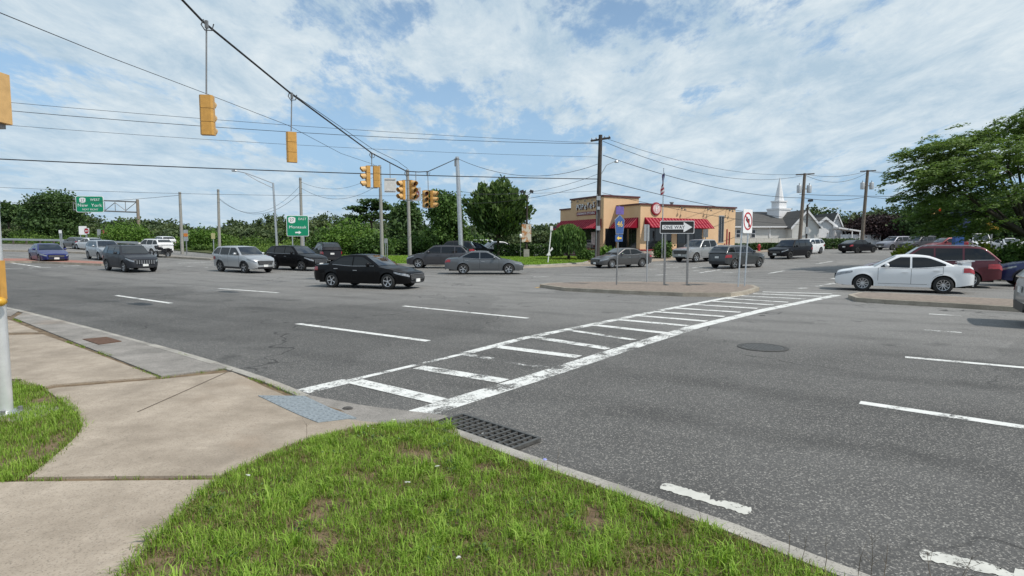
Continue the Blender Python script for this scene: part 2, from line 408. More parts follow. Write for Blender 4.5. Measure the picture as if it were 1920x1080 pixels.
def kerb_line(name, line, zf, seg=2.4, wid=.16, h=.0, m=None, drop=.18):
    root = struct(bpy.data.objects.new(name, None)); COL.objects.link(root); root.location = line[0]
    # resample
    d = [0]
    for a, b in zip(line, line[1:]): d.append(d[-1]+(b-a).length)
    def pt(s):
        s = min(max(s, 0), d[-1])
        for i in range(len(d)-1):
            if s <= d[i+1]: return line[i].lerp(line[i+1], (s-d[i])/max(1e-6, d[i+1]-d[i]))
        return line[-1]
    n = max(1, int(d[-1]/seg)); base = line[0]
    for i in range(n):
        s0, s1 = d[-1]*i/n+.006, d[-1]*(i+1)/n-.006; q = []; dz = random.uniform(-.006, .006)
        K = 5
        for k in range(K+1):
            s = s0+(s1-s0)*k/K; p = pt(s); e = pt(min(s+.05, d[-1]))-pt(max(s-.05, 0)); e.z = 0; e.normalize(); nn = Vector((-e.y, e.x, 0))
            z = zf(p.x, p.y)+h+dz
            q += [p+Vector((0, 0, z-drop)), p+nn*.012+Vector((0, 0, z-.02)), p+nn*.035+Vector((0, 0, z)), p+nn*wid+Vector((0, 0, z)), p+nn*wid+Vector((0, 0, z-drop))]
        q = [a-base for a in q]
        fs = [(k*5+j, (k+1)*5+j, (k+1)*5+j+1, k*5+j+1) for k in range(K) for j in range(4)]+[(0, 1, 2, 3, 4), tuple(K*5+j for j in (4, 3, 2, 1, 0))]
        MB().add(q, fs).build('curb_stone', m or M_CURB, root)
    return root
kerb_line('kerb_right', kr, ZL); kerb_line('kerb_left', kl, lambda x, y: max(ZL(x, y), T(x, y)+.12 if math.hypot(x, y) > 34 else 0))

# sidewalk slabs (top at ZL), outlines read off the photograph at slab height
def gl(p): return gp(p[0], p[1], .12)
def inset(poly, d):
    c = sum(poly, Vector())/len(poly); return [p+(c-p).normalized()*d for p in poly]
walk = struct(bpy.data.objects.new('sidewalk', None)); COL.objects.link(walk)
lawnR_edge = [(200, 1110), (300, 1000), (400, 905), (470, 868), (560, 824), (650, 793), (740, 781)]
S = {}
S['slab_bottom'] = [(-420, 1130), (200, 1150), (246, 1062), (300, 1004), (352, 950), (412, 898), (40, 903), (-300, 912)]
S['slab_mid'] = [(44, 898), (415, 893), (440, 880), (470, 866), (512, 844), (560, 822), (602, 806), (650, 791), (692, 783), (735, 780), (648, 768), (500, 722), (436, 697), (300, 711), (104, 727), (84, 731), (108, 748), (130, 766), (144, 782), (149, 800), (137, 819), (112, 843), (82, 869)]
S['slab_up'] = [(100, 722), (296, 707), (160, 655), (80, 627), (-150, 632), (-130, 712), (40, 712), (84, 726)]
S['slab_far'] = [(-150, 627), (74, 623), (24, 602), (-20, 586), (-300, 590)]
S['strip'] = [(303, 706), (432, 690), (330, 661), (180, 620), (44, 586), (26, 596), (160, 650)]
S['strip_far'] = [(20, 593), (36, 583), (-120, 546), (-300, 552)]
for k, poly in S.items():
    pts = [gl(p) for p in poly]
    if k == 'slab_mid':
        pts = inset(pts, .012)
    o = patch('slab' if k.startswith('slab') else 'strip_slab', inset(pts, .015), ZL, M_CONC if k.startswith('slab') else M_CONC2, walk, step=.4 if k == 'slab_mid' else .9, skirt=.06)
# tooled crease of the ramp, tactile pad
a, b = gl((258, 773)), gl((436, 694))
MB().tube([a.lerp(b, t)+Vector((0, 0, ZL(*a.lerp(b, t).xy)-.117)) for t in (0, .2, .4, .6, .8, 1)], .006, 4).build('crease', flat('joint_dark', (.12, .10, .08), .9), walk)
pad_px = [(484, 748), (572, 744), (668, 778), (596, 790)]
pp = [gp(*p, .055) for p in pad_px]
M_PAD = flat('tactile_grey', (.22, .25, .27), .75, 0, .4, var=.25, scale=30)
pad = tag(patch('tactile_pad', pp, ZL, M_PAD, step=.25, skirt=.03, off=.008), 'worn grey tactile paving pad set in the kerb ramp', 'tactile pad')
dm = MB()
for i in range(13):
    for j in range(6):
        q = pp[0].lerp(pp[1], (j+.5)/6).lerp(pp[3].lerp(pp[2], (j+.5)/6), (i+.5)/13)
        dm.lathe([(.022, 0), (.018, .008), (.0, .010)], 6, 'Z', (q.x, q.y, ZL(q.x, q.y)+.007))
dm.build('dome_grid', M_PAD, pad)['kind'] = 'stuff'
pr = [gp(*p, .02) for p in ((575, 745), (640, 752), (740, 765), (800, 776), (842, 786), (790, 806), (672, 800), (585, 776))]
struct(patch('ramp_apron', pr, ZL, M_CONC2, walk, step=.3, off=-.010)).pop('kind', None)

# painted markings
def stripe(name, a, b, wd, m, off=.004, parent=None):
    a, b = Vector(a), Vector(b); e = (b-a).xy.to_3d(); e.normalize(); n = Vector((-e.y, e.x, 0))*wd/2
    return patch(name, [a-n, b-n, b+n, a+n], T, m, parent, step=1.0 if (b-a).length < 40 else 3, off=off)
marks = struct(bpy.data.objects.new('road_markings', None)); COL.objects.link(marks)
for (x0, y0, x1, y1, wd, m) in (
    (558, 607, 803, 640, .17, M_PAINT_GOOD), (757, 574, 990, 597, .17, M_PAINT_GOOD), (218, 554, 321, 569, .17, M_PAINT_GOOD), (410, 541, 521, 549, .17, M_PAINT_GOOD),
    (1612, 757, 1930, 803, .16, M_PAINT_GOOD), (1697, 670, 1960, 694, .16, M_PAINT_GOOD), (1742, 589, 1804, 593, .15, M_PAINT), (1733, 619, 1804, 624, .15, M_PAINT),
    (1234, 571, 1260, 574, .14, M_PAINT_BAD), (352, 536, 385, 538, .12, M_PAINT_BAD)):
    stripe('lane_dash', gp(x0, y0), gp(x1, y1), wd, m, parent=marks)
for (x0, y0, x1, y1) in ((15, 492, 75, 501), (6, 504, 96, 501.5), (110, 500, 150, 498), (330, 494, 395, 491.5), (352, 500, 362, 500), (384, 502, 390, 502), (548, 510, 558, 510.3),
    (1000, 519, 1030, 519), (1215, 505, 1240, 504.5), (1250, 502, 1272, 501), (1292, 503, 1318, 500.5), (1300, 508, 1312, 507.5), (1322, 509, 1334, 508.5), (1310, 512, 1350, 506), (1355, 511, 1374, 511),
    (1226, 497, 1262, 496), (1230, 516, 1250, 515), (1498, 541, 1512, 540), (1530, 537, 1545, 535.5), (1546, 534, 1567, 531), (1560, 523, 1585, 519), (1530, 495, 1560, 490), (1440, 513, 1470, 508)):
    stripe('junction_dash', gp(x0, y0), gp(x1, y1), .22, M_PAINT, off=.008, parent=marks)
for (x0, y0, x1, y1, m) in ((1240, 913, 1408, 962, M_PAINT_GOOD), (1724, 1046, 1990, 1098, M_PAINT_GOOD)):
    A, B = gp(x0, y0), gp(x1, y1); n = Vector((NX, NY, 0))*.075; K = 44; up = []; dn = []
    for k in range(K+1):
        p = A.lerp(B, k/K); chew = (random.uniform(-.1, .4) if 24 < k < 31 else random.uniform(.72, 1.05))*(.35 if k in (0, K) else 1)
        up.append(p+n*chew*random.uniform(.97, 1.03)); dn.append(p-n*random.uniform(.75, 1.05)*(.4 if k in (0, K) else 1))
    patch('edge_line', dn+up[::-1], T, worn_paint('edge_line_paint', (.60, .59, .54), .47, .53), marks, step=1, off=.004)
cwL = [gp(*p) for p in ((566, 736), (655, 715), (870, 664), (980, 635), (1130, 605), (1250, 580), (1400, 551.5))]
cwR = [gp(*p) for p in ((785, 776), (1000, 710), (1150, 661), (1300, 614), (1430, 582), (1570, 553.5))]
def lerpline(line, t):
    d = [0]
    for a, b in zip(line, line[1:]): d.append(d[-1]+(b-a).length)
    s = t*d[-1]
    for i in range(len(d)-1):
        if s <= d[i+1]+1e-6: return line[i].lerp(line[i+1], (s-d[i])/(d[i+1]-d[i]))
cross = struct(bpy.data.objects.new('crosswalk', None)); COL.objects.link(cross)
for line, nm in ((cwL, 'edge_bar'), (cwR, 'edge_bar')):
    for i, (a, b) in enumerate(zip(line, line[1:])):
        wdt, mt_ = ((.28, M_PAINT), (.12, M_PAINT), (.20, M_PAINT), (.22, M_PAINT))[min(i, 3)] if line is cwL else ((.34, M_PAINT), (.33, M_PAINT), (.32, M_PAINT), (.30, M_PAINT_GOOD))[min(i, 3)]
        stripe(nm, a, b, wdt, mt_ if i < 5 else M_PAINT_GOOD, parent=cross)
rp = [((665, 716), (825, 753)), ((785, 690), (945, 717)), ((868, 665), (1032, 692)), ((928, 650), (1085, 670)), ((1000, 633), (1142, 655)), ((1066, 620), (1190, 638)), ((1103, 609), (1252, 626)),
      ((1160, 600), (1290, 612)), ((1190, 592), (1325, 603)), ((1226, 585), (1358, 594)), ((1265, 578), (1388, 586)), ((1300, 571.5), (1420, 579)), ((1335, 565), (1450, 572.5)), ((1362, 560), (1478, 567)), ((1390, 555), (1510, 561)), ((1412, 551), (1540, 556)), ((1430, 547.5), (1560, 551.5))]
for i, (a, b) in enumerate(rp):
    stripe('rung', gp(*a), gp(*b), .26 if i not in (2, 5) else .18, M_PAINT_BAD if i == 2 else M_PAINT_GOOD if i > 5 or i in (0, 3) else M_PAINT, off=.008, parent=cross)

# drain grate, manhole, rusty cover
g4 = [gp(*p, .0) for p in ((830, 796), (868, 782), (1012, 828), (975, 842))]
gc = sum(g4, Vector())/4; ex = (g4[2]-g4[1]).normalized(); ey = Vector((-ex.y, ex.x, 0)); lw = (g4[2]-g4[1]).length
gw = .40; gc = (g4[1]+g4[2])/2-ey*gw/2*(1 if ey.y > 0 else -1)
gr = thing('storm_drain', 'black cast iron storm drain grate at the kerb beside the grass', 'drain grate', (gc.x, gc.y, .004), math.atan2(ex.y, ex.x))

MB().box((0, 0, .0), (lw, gw, .006)).build('pit', flat('pit_black', (.006, .006, .006), 1), gr)
for s in (-1, 1):
    MB().box((0, s*gw/2, .02), (lw, .035, .035)).build('frame_bar', M_IRON, gr); MB().box((s*lw/2, 0, .02), (.035, gw, .034)).build('frame_bar', M_IRON, gr)
for k in range(11): MB().box((-lw/2+lw*(k+1)/12, 0, .018), (.022, gw-.04, .03)).build('cross_bar', M_IRON, gr)
for k in range(4): MB().box((0, -gw/2+gw*(k+1)/5, .012), (lw-.04, .016, .026)).build('long_bar', M_IRON, gr)
mc = gp(1430, 652); mh = thing('manhole_cover', 'round iron manhole cover in the road right of the crosswalk', 'manhole cover', (mc.x, mc.y, .004))
MB().lathe([(.44, 0), (.44, .006), (.36, .010), (.36, .003)], 36).build('ring', flat('worn_asphalt_ring', (.06, .058, .055), .8), mh)
cv = MB(); cv.lathe([(.355, .003), (.355, .008), (0, .008)], 32)
for k in range(-4, 5):
    cv.box((k*.07, 0, .010), (.02, 2*math.sqrt(.33**2-(k*.07)**2), .005))
cv.build('lid', M_IRON, mh)
rc = [gl(p) for p in ((155, 637), (200, 633), (228, 641), (185, 647))]
tag(patch('utility_cover', rc, ZL, M_RUST, step=.4, skirt=.03, off=.012), 'rusty rectangular utility cover in the rough kerbside strip', 'utility cover')

# ------------------------------------------------------------------ islands and verges
def island(name, pts, top_m, rim_m, h=.14, rim=.18, zf=T):
    pts = [Vector((p.x, p.y, 0)) for p in pts]
    o = patch(name, pts, zf, rim_m, step=1.5, skirt=h+.1, off=h); struct(o)
    n = len(pts); area = sum(pts[i].x*pts[(i+1) % n].y-pts[(i+1) % n].x*pts[i].y for i in range(n)); sg = 1 if area > 0 else -1
    ins = []
    for i in range(n):
        e0 = (pts[i]-pts[i-1]).normalized(); e1 = (pts[(i+1) % n]-pts[i]).normalized(); m = (Vector((-e0.y, e0.x, 0))+Vector((-e1.y, e1.x, 0)))
        m = m.normalized() if m.length > .2 else Vector((-e1.y, e1.x, 0)); ins.append(pts[i]+m*sg*rim)
    patch('paving', ins, zf, top_m, o, step=1.5, off=h+.006)
    return o
M_KERBT = concrete('kerb_tan', (.33, .29, .235), (.42, .37, .30), .8)
island('median_island', [gp(*p) for p in ((1012, 539), (1060, 546), (1160, 551), (1280, 556), (1370, 557), (1400, 553), (1424, 545), (1412, 540), (1330, 535), (1200, 533.5), (1090, 534), (1030, 536))], M_BRICKPAVE, M_KERBT)
island('median_island_right', [gp(*p) for p in ((1590, 560), (1605, 566), (1660, 570), (1780, 577), (1920, 586), (2150, 602), (2600, 640), (2600, 612), (2150, 580), (1920, 570), (1780, 563), (1680, 557), (1610, 555))], M_BRICKPAVE, M_KERBT)
stripe('nose_line', gp(1004, 540), gp(1040, 534.5), .14, M_YEL, .008, marks); stripe('nose_line', gp(1040, 534.5), gp(1100, 531.5), .14, M_YEL, .008, marks)
# red medians on the left approach
island('red_median', [st(-150, 45), st(60, 47.5), st(192, 45), st(205, 43), st(190, 42), st(60, 44), st(-150, 42)], M_REDPAVE, M_KERBT, .15, .15)
island('approach_median', [st(-150, 66), st(100, 64), st(240, 60), st(330, 56), st(400, 52), st(395, 51), st(320, 54), st(230, 57.5), st(100, 61.5), st(-150, 63)], M_CONC2, M_KERBT, .15, .15)
def verge(name, front, backl, m, h=.12):
    return struct(patch(name, [*front, *backl[::-1]], lambda x, y: T(x, y), m, step=5, skirt=h+.15, off=h))
vf = [st(640, 55), st(690, 49.5), st(740, 46.5), st(830, 45), st(930, 44.3), st(1010, 45), st(1092, 48.5), st(1106, 52)]
verge('grass_verge', vf, [st(630, 60), st(760, 60), st(900, 60), st(1040, 60), st(1090, 58)], M_TURF, .13)
kerb_line('verge_kerb', [Vector((p.x, p.y, 0)) for p in offs(vf, -.2)], lambda x, y: T(x, y)+.13, 2.4, .2)
verge('far_sidewalk', [st(880, 42.4), st(930, 42.2), st(1010, 42.9), st(1100, 45.5), st(1180, 49), st(1280, 55), st(1300, 58)], [st(870, 44.4), st(930, 44.2), st(1010, 44.9), st(1095, 48), st(1106, 52), st(1180, 56), st(1270, 62)], M_CONC, .03)
verge('planting_strip', [st(1035, 50), st(1100, 50), st(1150, 54), st(1160, 57)], [st(1025, 57), st(1060, 59), st(1120, 59.5), st(1150, 58.5)], M_SOIL, .14)
verge('building_pad', [st(1120, 57), st(1190, 55.6), st(1300, 60), st(1400, 66.5), st(1470, 74), st(1640, 82), st(1700, 90)], [st(1000, 85), st(1100, 90), st(1300, 95), st(1400, 100), st(1500, 105), st(1600, 110), st(1720, 110)], M_CONC, .12)
wd = [st(-900, 108), st(-300, 100), st(0, 90), st(150, 84), st(260, 78), st(330, 71), st(400, 63), st(500, 59), st(600, 57), st(628, 56)]
verge('woodland_verge', wd, [st(-900, 150), st(-300, 150), st(0, 145), st(200, 140), st(400, 135), st(560, 130), st(700, 120), st(720, 90), st(640, 66)], M_GROUND, .12)
rc_ = [st(1572, 34.5), st(1640, 32.5), st(1760, 30.2), st(1920, 28), st(2200, 25), st(2600, 22)]
verge('right_corner', rc_, [st(1574, 36), st(1620, 40), st(1690, 47), st(1800, 53), st(2000, 54), st(2300, 50), st(2800, 40)], M_TURF, .14)
kerb_line('right_corner_kerb', [Vector((p.x, p.y, 0)) for p in offs(rc_, -.2)], lambda x, y: T(x, y)+.15, 2.4, .2, m=M_KERBT)
# ------------------------------------------------------------------ vehicles
def glassmat():
    s = NT('car_glass'); s.set(.06, 0, .45); s.b.inputs['Base Color'].default_value = (.010, .012, .014, 1); return s.m
M_GLASS = glassmat()
s = NT('screen_glass'); s.set(.05, 0, .7, .45); s.b.inputs['Base Color'].default_value = (.02, .024, .028, 1); M_SCREEN = s.m
M_TYRE = flat('tyre_rubber', (.022, .022, .022), .85)
M_RIM = flat('alloy_rim', (.62, .62, .63), .3, .9, .5, var=.08)
M_RIMD = flat('wheel_dark', (.03, .03, .03), .6)
M_CHROME = flat('chrome_trim', (.55, .55, .56), .3, 1.0, .5, var=.05)
M_LAMP = flat('headlamp', (.26, .27, .285), .12, .3, .6, .8, var=.6, scale=14)
M_TAIL = flat('tail_lamp', (.33, .012, .018), .2, 0, .5, .8, var=.3, scale=12)
M_PLATE = flat('licence_plate', (.72, .72, .70), .5)
M_UNDER = flat('underbody', (.008, .008, .008), .95)
M_SEAM = flat('panel_gap', (.012, .012, .012), .9)
def interp(tab, s):
    if s <= tab[0][0]: return tab[0][1]
    for (a, x), (b, y) in zip(tab, tab[1:]):
        if s <= b:
            t = (s-a)/(b-a); t = t*t*(3-2*t)*.5+t*.5; return x+(y-x)*t
    return tab[-1][1]
WH = {}
def wheel_meshes(rw, spokes, dark):
    k = (round(rw, 3), spokes, dark)
    if k in WH: return WH[k]
    t = MB().lathe([(rw*.64, -.10), (rw*.93, -.11), (rw*.985, -.085), (rw, -.05), (rw, .05), (rw*.985, .085), (rw*.93, .11), (rw*.64, .10)], 28, 'Y')
    tm = t.mesh('tyre'); tm.materials.append(M_TYRE); tm.shade_smooth()
    b = MB().lathe([(0, .02), (rw*.62, .02), (rw*.66, .0)], 24, 'Y'); bm_ = b.mesh('brake'); bm_.materials.append(M_RIMD)
    r = MB().lathe([(rw*.60, .055), (rw*.655, .075), (rw*.69, .085), (rw*.69, .10), (rw*.60, .095), (rw*.60, .055)], 28, 'Y')
    for i in range(spokes):
        a = 2*math.pi*i/spokes+.2; ca, sa = math.cos(a), math.sin(a); w0, w1 = rw*.10, rw*(.55/spokes*1.25 if spokes > 6 else .17)
        p = []
        for y in (.05, .092):
            for rr, ww in ((rw*.08, w0), (rw*.63, w1)):
                for sg in (-1, 1): p.append((ca*rr-sa*ww*sg/2*1.0, y-(.012 if rr < .1 else 0), sa*rr+ca*ww*sg/2))
        r.add(p, [(0, 1, 3, 2), (4, 6, 7, 5), (0, 2, 6, 4), (1, 5, 7, 3), (2, 3, 7, 6), (0, 4, 5, 1)])
    r.lathe([(rw*.13, .04), (rw*.13, .09), (0, .095)], 12, 'Y')
    rm = r.mesh('rim'); rm.materials.append(M_RIM if not dark else M_RIMD)
    WH[k] = (tm, bm_, rm); return WH[k]

PRESET = {
 'sedan': dict(L=4.85, W=1.84, H=1.45, wb=2.82, fo=.93, rw=.33, clr=.20, xA=1.42, xB=2.22, xC=3.28, xD=4.08, nose=.66, hoodf=.74, zA=.96, zBelt=.94, deck=1.02, tail=.97, pil=2.72),
 'suv':   dict(L=4.65, W=1.86, H=1.68, wb=2.70, fo=.93, rw=.355, clr=.24, xA=1.32, xB=2.02, xC=4.10, xD=4.60, nose=.82, hoodf=.95, zA=1.12, zBelt=1.12, deck=1.16, tail=1.12, pil=2.62),
 'hatch': dict(L=4.4, W=1.80, H=1.47, wb=2.68, fo=.90, rw=.33, clr=.20, xA=1.30, xB=2.10, xC=3.35, xD=4.30, nose=.66, hoodf=.76, zA=.98, zBelt=1.0, deck=1.06, tail=1.02, pil=2.6),
 'pickup': dict(L=5.85, W=2.05, H=1.96, wb=3.67, fo=.98, rw=.42, clr=.34, xA=1.55, xB=2.20, xC=3.72, xD=3.98, nose=1.08, hoodf=1.18, zA=1.30, zBelt=1.30, deck=1.34, tail=1.36, pil=2.95),
}
def car(label, cat, kind, col, mid, heading, group='cars at the junction', name=None, spokes=10, rim_dark=False, grille='dark', rails=False, spoiler=False, metal=.35, lower=None, plate_f=True, **over):
    P = dict(PRESET[kind]); P.update(over); g = lambda k: P[k]
    L, W, H, wb, fo, rw, clr = (P[k] for k in ('L', 'W', 'H', 'wb', 'fo', 'rw', 'clr'))
    Wh = W/2; xA, xB, xC, xD = P['xA'], P['xB'], P['xC'], P['xD']; zA = P['zA']
    body_m = paint('paint_%.3f_%.3f_%.3f' % col, col, metal)
    # ground height under the wheels gives the pitch
    hd = R(heading); c = Vector(mid)
    root = thing(name or {'pickup': 'pickup_truck', 'suv': 'suv_car', 'sedan': 'sedan_car', 'hatch': 'hatchback_car'}[kind], label, cat, (c.x, c.y, 0), hd, group)
    f = Vector((math.cos(hd), math.sin(hd), 0)); zf_, zr_ = T(c.x+f.x*wb/2, c.y+f.y*wb/2), T(c.x-f.x*wb/2, c.y-f.y*wb/2)
    root.location.z = (zf_+zr_)/2+.004; root.rotation_euler = (0, -math.atan2(zf_-zr_, wb), hd)
    sx = lambda s: fo+wb/2-s                       # local +X is forward, s runs from the nose back
    arch = (fo, fo+wb); Ra = rw+.055
    top = [(0, P['nose']), (.12, P['nose']+.05), (.35, P['hoodf']), (xA*.65, (P['hoodf']+zA)/2+.03), (xA, zA), ((xA+xD)/2, P['zBelt']), (xD, P['deck']), (L-.15, P['tail']+.02), (L, P['tail']-.06)]
    wid = [(0, .66), (.10, .80), (.28, .91), (.60, .975), (1.0, 1.0), (L-.9, 1.0), (L-.40, .965), (L-.14, .90), (L, .78)]
    if kind == 'pickup': wid = [(0, .84), (.10, .92), (.30, .98), (.6, 1), (L-.3, 1), (L, .97)]
    def ZT(s): return interp(top, s)
    def ZB(s):
        z = clr+.02
        if s < fo-Ra: z = clr+.03+.10*max(0, 1-s/.35)*.5
        if s > fo+wb+Ra: z = clr+.06+.10*max(0, (s-(fo+wb+Ra))/max(.1, L-fo-wb-Ra))
        for a in arch:
            if abs(s-a) < Ra: z = max(z, rw+math.sqrt(Ra*Ra-(s-a)**2))
        return z
    def YS(s, z):                                   # half width of the flank at height z
        w0 = Wh*interp(wid, s); zt = ZT(s); t = (z-clr)/max(.05, zt-clr); t = min(1, max(0, t))
        bul = 1-.075*(1-t)**2.2-.035*max(0, (t-.62)/.38)**2+.006*math.exp(-((t-.60)/.05)**2)
        for a in arch:
            d = math.hypot(s-a, z-rw)
            if Ra-.01 < d < Ra+.10: bul += .018*(1-(d-Ra)/.10)
        return w0*bul
    def XE(s, z, y=0):                              # nose and tail round off in plan and profile
        zt, zb = ZT(s), clr+.02; m = (z-(zb+(zt-zb)*.45))/max(.1, (zt-zb)*.6)
        e = 0
        if s < .5: e += (1-s/.5)**1.5*(.10*m*m)
        if s > L-.4: e -= ((s-(L-.4))/.4)**1.5*(.07*m*m)
        return sx(s)-e
    ss = set([0, .03, .07, .12, .2, .28, .38, .5, L-.5, L-.38, L-.26, L-.16, L-.08, L-.03, L]); x = .6
    while x < L-.5: ss.add(round(x, 3)); x += .16
    for a in arch:
        for k in range(-10, 11): ss.add(round(a+Ra*math.sin(k/10*math.pi/2), 4))
        ss.add(round(a-Ra-.004, 4)); ss.add(round(a+Ra+.004, 4))
    ss = sorted(s for s in ss if 0 <= s <= L)
    NS, NTp = 7, 4; cols = []
    for s in ss:
        zb, zt = ZB(s), ZT(s); half = []
        for k in range(NS+1):
            z = zb+(zt-zb)*(k/NS)**.9; y = YS(s, z)
            if k == NS: z -= .012
            half.append((XE(s, z), y, z))
        yt = half[-1][1]
        for k in range(1, NTp+1):
            y = yt*(1-k/NTp); cr = .035*(1-(y/max(.01, yt))**2)+(.012 if k == 1 else .012); half.append((XE(s, zt), y, zt+cr-.012))
        cols.append(half+[(p[0], -p[1], p[2]) for p in half[-2::-1]])
    b = MB(); n = len(cols[0]); vs = [p for q in cols for p in q]
    b.add(vs, [(i*n+j, (i+1)*n+j, (i+1)*n+j+1, i*n+j+1) for i in range(len(cols)-1) for j in range(n-1)]+[tuple(range(n)), tuple((len(cols)-1)*n+j for j in range(n-1, -1, -1))])
    body = b.build('body', body_m, root, smooth=48)
    # greenhouse
    def ZR(s):
        if s < xB: t = (s-xA)/(xB-xA); return zA-.02+(H-.055-zA+.02)*(t+.10*t*(1-t))
        if s <= xC: t = (s-xB)/(xC-xB); return H-.055+.055*math.sin(math.pi*min(1, t*.9+.08))**.8*(1-.15*t)
        t = (s-xC)/(xD-xC); e = H-.055+.055*math.sin(math.pi*.98)**.8*.85
        return e+(P['deck']-.03-e)*(t**1.15 if kind != 'pickup' else t)
    zb0 = P['zBelt']
    def YG(s, z): t = (z-zb0+.05)/(H-zb0); return Wh*interp(wid, min(max(s, .7), L-.5))*(.915-.185*max(0, min(1.1, t))**1.25)
    def XG(s, y):                                    # screens bow outward
        k = 1-(y/Wh)**2; e = 0
        if s < xB: e = .10*k*(1-(s-xA)/(xB-xA)*.5)
        if s > xC: e = -.07*k
        return sx(s)+e
    gs = sorted(set([xA+(xB-xA)*k/8 for k in range(9)]+[xB+(xC-xB)*k/9 for k in range(10)]+[xC+(xD-xC)*k/8 for k in range(9)])); cols = []
    for s in gs:
        zr = ZR(s); zl_ = min(ZT(s)-.05, zr-.01); half = []
        for k in range(6):
            z = zl_+(zr-.035-zl_)*k/5; half.append((XG(s, YG(s, z)), YG(s, z), z))
        yt = half[-1][1]
        for k in range(1, 5):
            y = (yt-.03)*(1-(k-1)/3); half.append((XG(s, y), y, zr+.02*(1-(y/Wh)**2)*(1 if k > 1 else 0)))
        cols.append(half+[(p[0], -p[1], p[2]) for p in half[-2::-1]])
    b = MB(); n = len(cols[0]); vs = [p for q in cols for p in q]
    b.add(vs, [(i*n+j, (i+1)*n+j, (i+1)*n+j+1, i*n+j+1) for i in range(len(cols)-1) for j in range(n-1)]+[tuple(range(n)), tuple((len(cols)-1)*n+j for j in range(n-1, -1, -1))])
    b.build('cabin', body_m, root, smooth=48)
    # glass
    def screen(name, s0, s1):
        d = .009 if s0 < xB else -.009
        def fn(i, j):
            s = s0+(s1-s0)*i; zr = ZR(s); lim = (YG(s, zr)-.075); y = (2*j-1)*lim
            return (XG(s, y)+d, y, zr+.02*(1-(y/Wh)**2)+.009)
        MB().grid(fn, 7, 8).build(name, M_SCREEN, root, smooth='all')
    screen('windscreen', xA+.05, xB-.03); screen('rear_window', xC+.05, xC+(xD-xC)*(.90 if kind in ('sedan', 'hatch') else .62 if kind == 'suv' else .8))
    pil = P['pil']; w0, w3 = xA+.20, xD-(.30 if kind in ('sedan', 'hatch') else .20)
    wins = [(w0, pil-.035), (pil+.035, w3)] if kind != 'suv' else [(w0, pil-.035), (pil+.035, pil+.98), (pil+1.06, w3)]
    for sd in (-1, 1):
        for s0, s1 in wins:
            K = 9
            def fn(i, j):
                s = s0+(s1-s0)*i; lo = ZT(s)+.008; hi = max(lo+.015, min(ZR(s)-.07, H-.095)); z = lo+(hi-lo)*j
                return (sx(s)+.0, sd*(YG(s, z)+.008), z)
            MB().grid(fn, K, 3).build('side_window', M_GLASS, root, smooth='all')
        # doors with gaps and handles
        dd = [(xA+.12, pil), (pil+.012, pil+1.0 if kind != 'pickup' else pil+.92)]
        for s0, s1 in dd:
            def pan(e, o):
                def fn(i, j):
                    s = s0-e+(s1-s0+2*e)*i; lo = clr+.14
                    for a in arch:
                        if abs(s-a) < Ra+.05: lo = max(lo, rw+math.sqrt((Ra+.05)**2-(s-a)**2))
                    hi = ZT(s)-.03; z = lo-e+(hi-lo+2*e)*j; z = max(z, lo-e)
                    return (XE(s, z), sd*(YS(s, z)+o), z)
                return fn
            gp_ = MB().grid(pan(.012, .003), 10, 6).build('door_gap', M_SEAM, root, smooth='all')
            dr = MB().grid(pan(0, .007), 10, 6).build('door', body_m, root, smooth='all')
            zh = ZT(s1)-.16; sh = s1-.20
            MB().box((sx(sh), sd*(YS(sh, zh)+.024), zh), (.20, .028, .032)).build('handle', body_m if not P.get('chrome') else M_CHROME, dr)
        # mirror
        sm = xA+.42; MB().lathe([(.0, -.10), (.07, -.085), (.085, 0), (.07, .085), (0, .10)], 10, 'Y', (sx(sm)+.02, sd*(Wh*.95+.11), ZT(sm)+.085)).build('mirror', body_m, root, smooth='all')
        # lamps
        def lamp(s0, s1, t0, t1, nm, m, tp=0):
            def fn(i, j):
                s = s0+(s1-s0)*i; zt = ZT(s); lo = clr+(zt-clr)*(t0+tp*i); hi = clr+(zt-clr)*t1; z = lo+(hi-lo)*j
                x = XE(s, z); return (x+(.012 if s < 1 else -.012)*(1 if s < .1 or s > L-.1 else .3), sd*(YS(s, z)+.010), z)
            MB().grid(fn, 8, 4).build(nm, m, root, smooth='all')
        if kind == 'pickup': lamp(.0, .30, .68, .86, 'headlight', M_LAMP); lamp(L-.16, L-.01, .52, .86, 'tail_light', M_TAIL)
        elif kind == 'suv': lamp(.0, .62, .72, .90, 'headlight', M_LAMP, .10); lamp(L-.50, L-.0, .62, .84, 'tail_light', M_TAIL)
        else: lamp(.0, .62, .70, .92, 'headlight', M_LAMP, .12); lamp(L-.36, L-.0, .70, .90, 'tail_light', M_TAIL)
        for i, a in enumerate(arch):
            tm, bk, rm = wheel_meshes(rw, spokes, rim_dark)
            wh = bpy.data.objects.new('wheel', bk); COL.objects.link(wh); wh.parent = root; wh.location = (sx(a), sd*(Wh-.125), rw); wh.rotation_euler = (0, random.uniform(0, 1), 0 if sd > 0 else math.pi)
            for nm, me in (('tyre', tm), ('rim', rm)):
                o = bpy.data.objects.new(nm, me); COL.objects.link(o); o.parent = wh
        if lower:                                        # dark plastic sills and arches
            def sill(i, j):
                s = fo+Ra+.02+(wb-2*Ra-.04)*i; z = clr+.01+.13*j; return (sx(s), sd*(YS(s, z)+.012), z)
            MB().grid(sill, 8, 2).build('sill_trim', M_BLACK, root)
            for a in arch:
                def ar(i, j):
                    t = math.pi*(.02+.96*i); rr = Ra-.01+.065*j; s = a-rr*math.cos(t); z = rw+rr*math.sin(t); return (XE(s, z), sd*(YS(s, z)+.014), z)
                MB().grid(ar, 14, 1).build('arch_trim', M_BLACK, root)
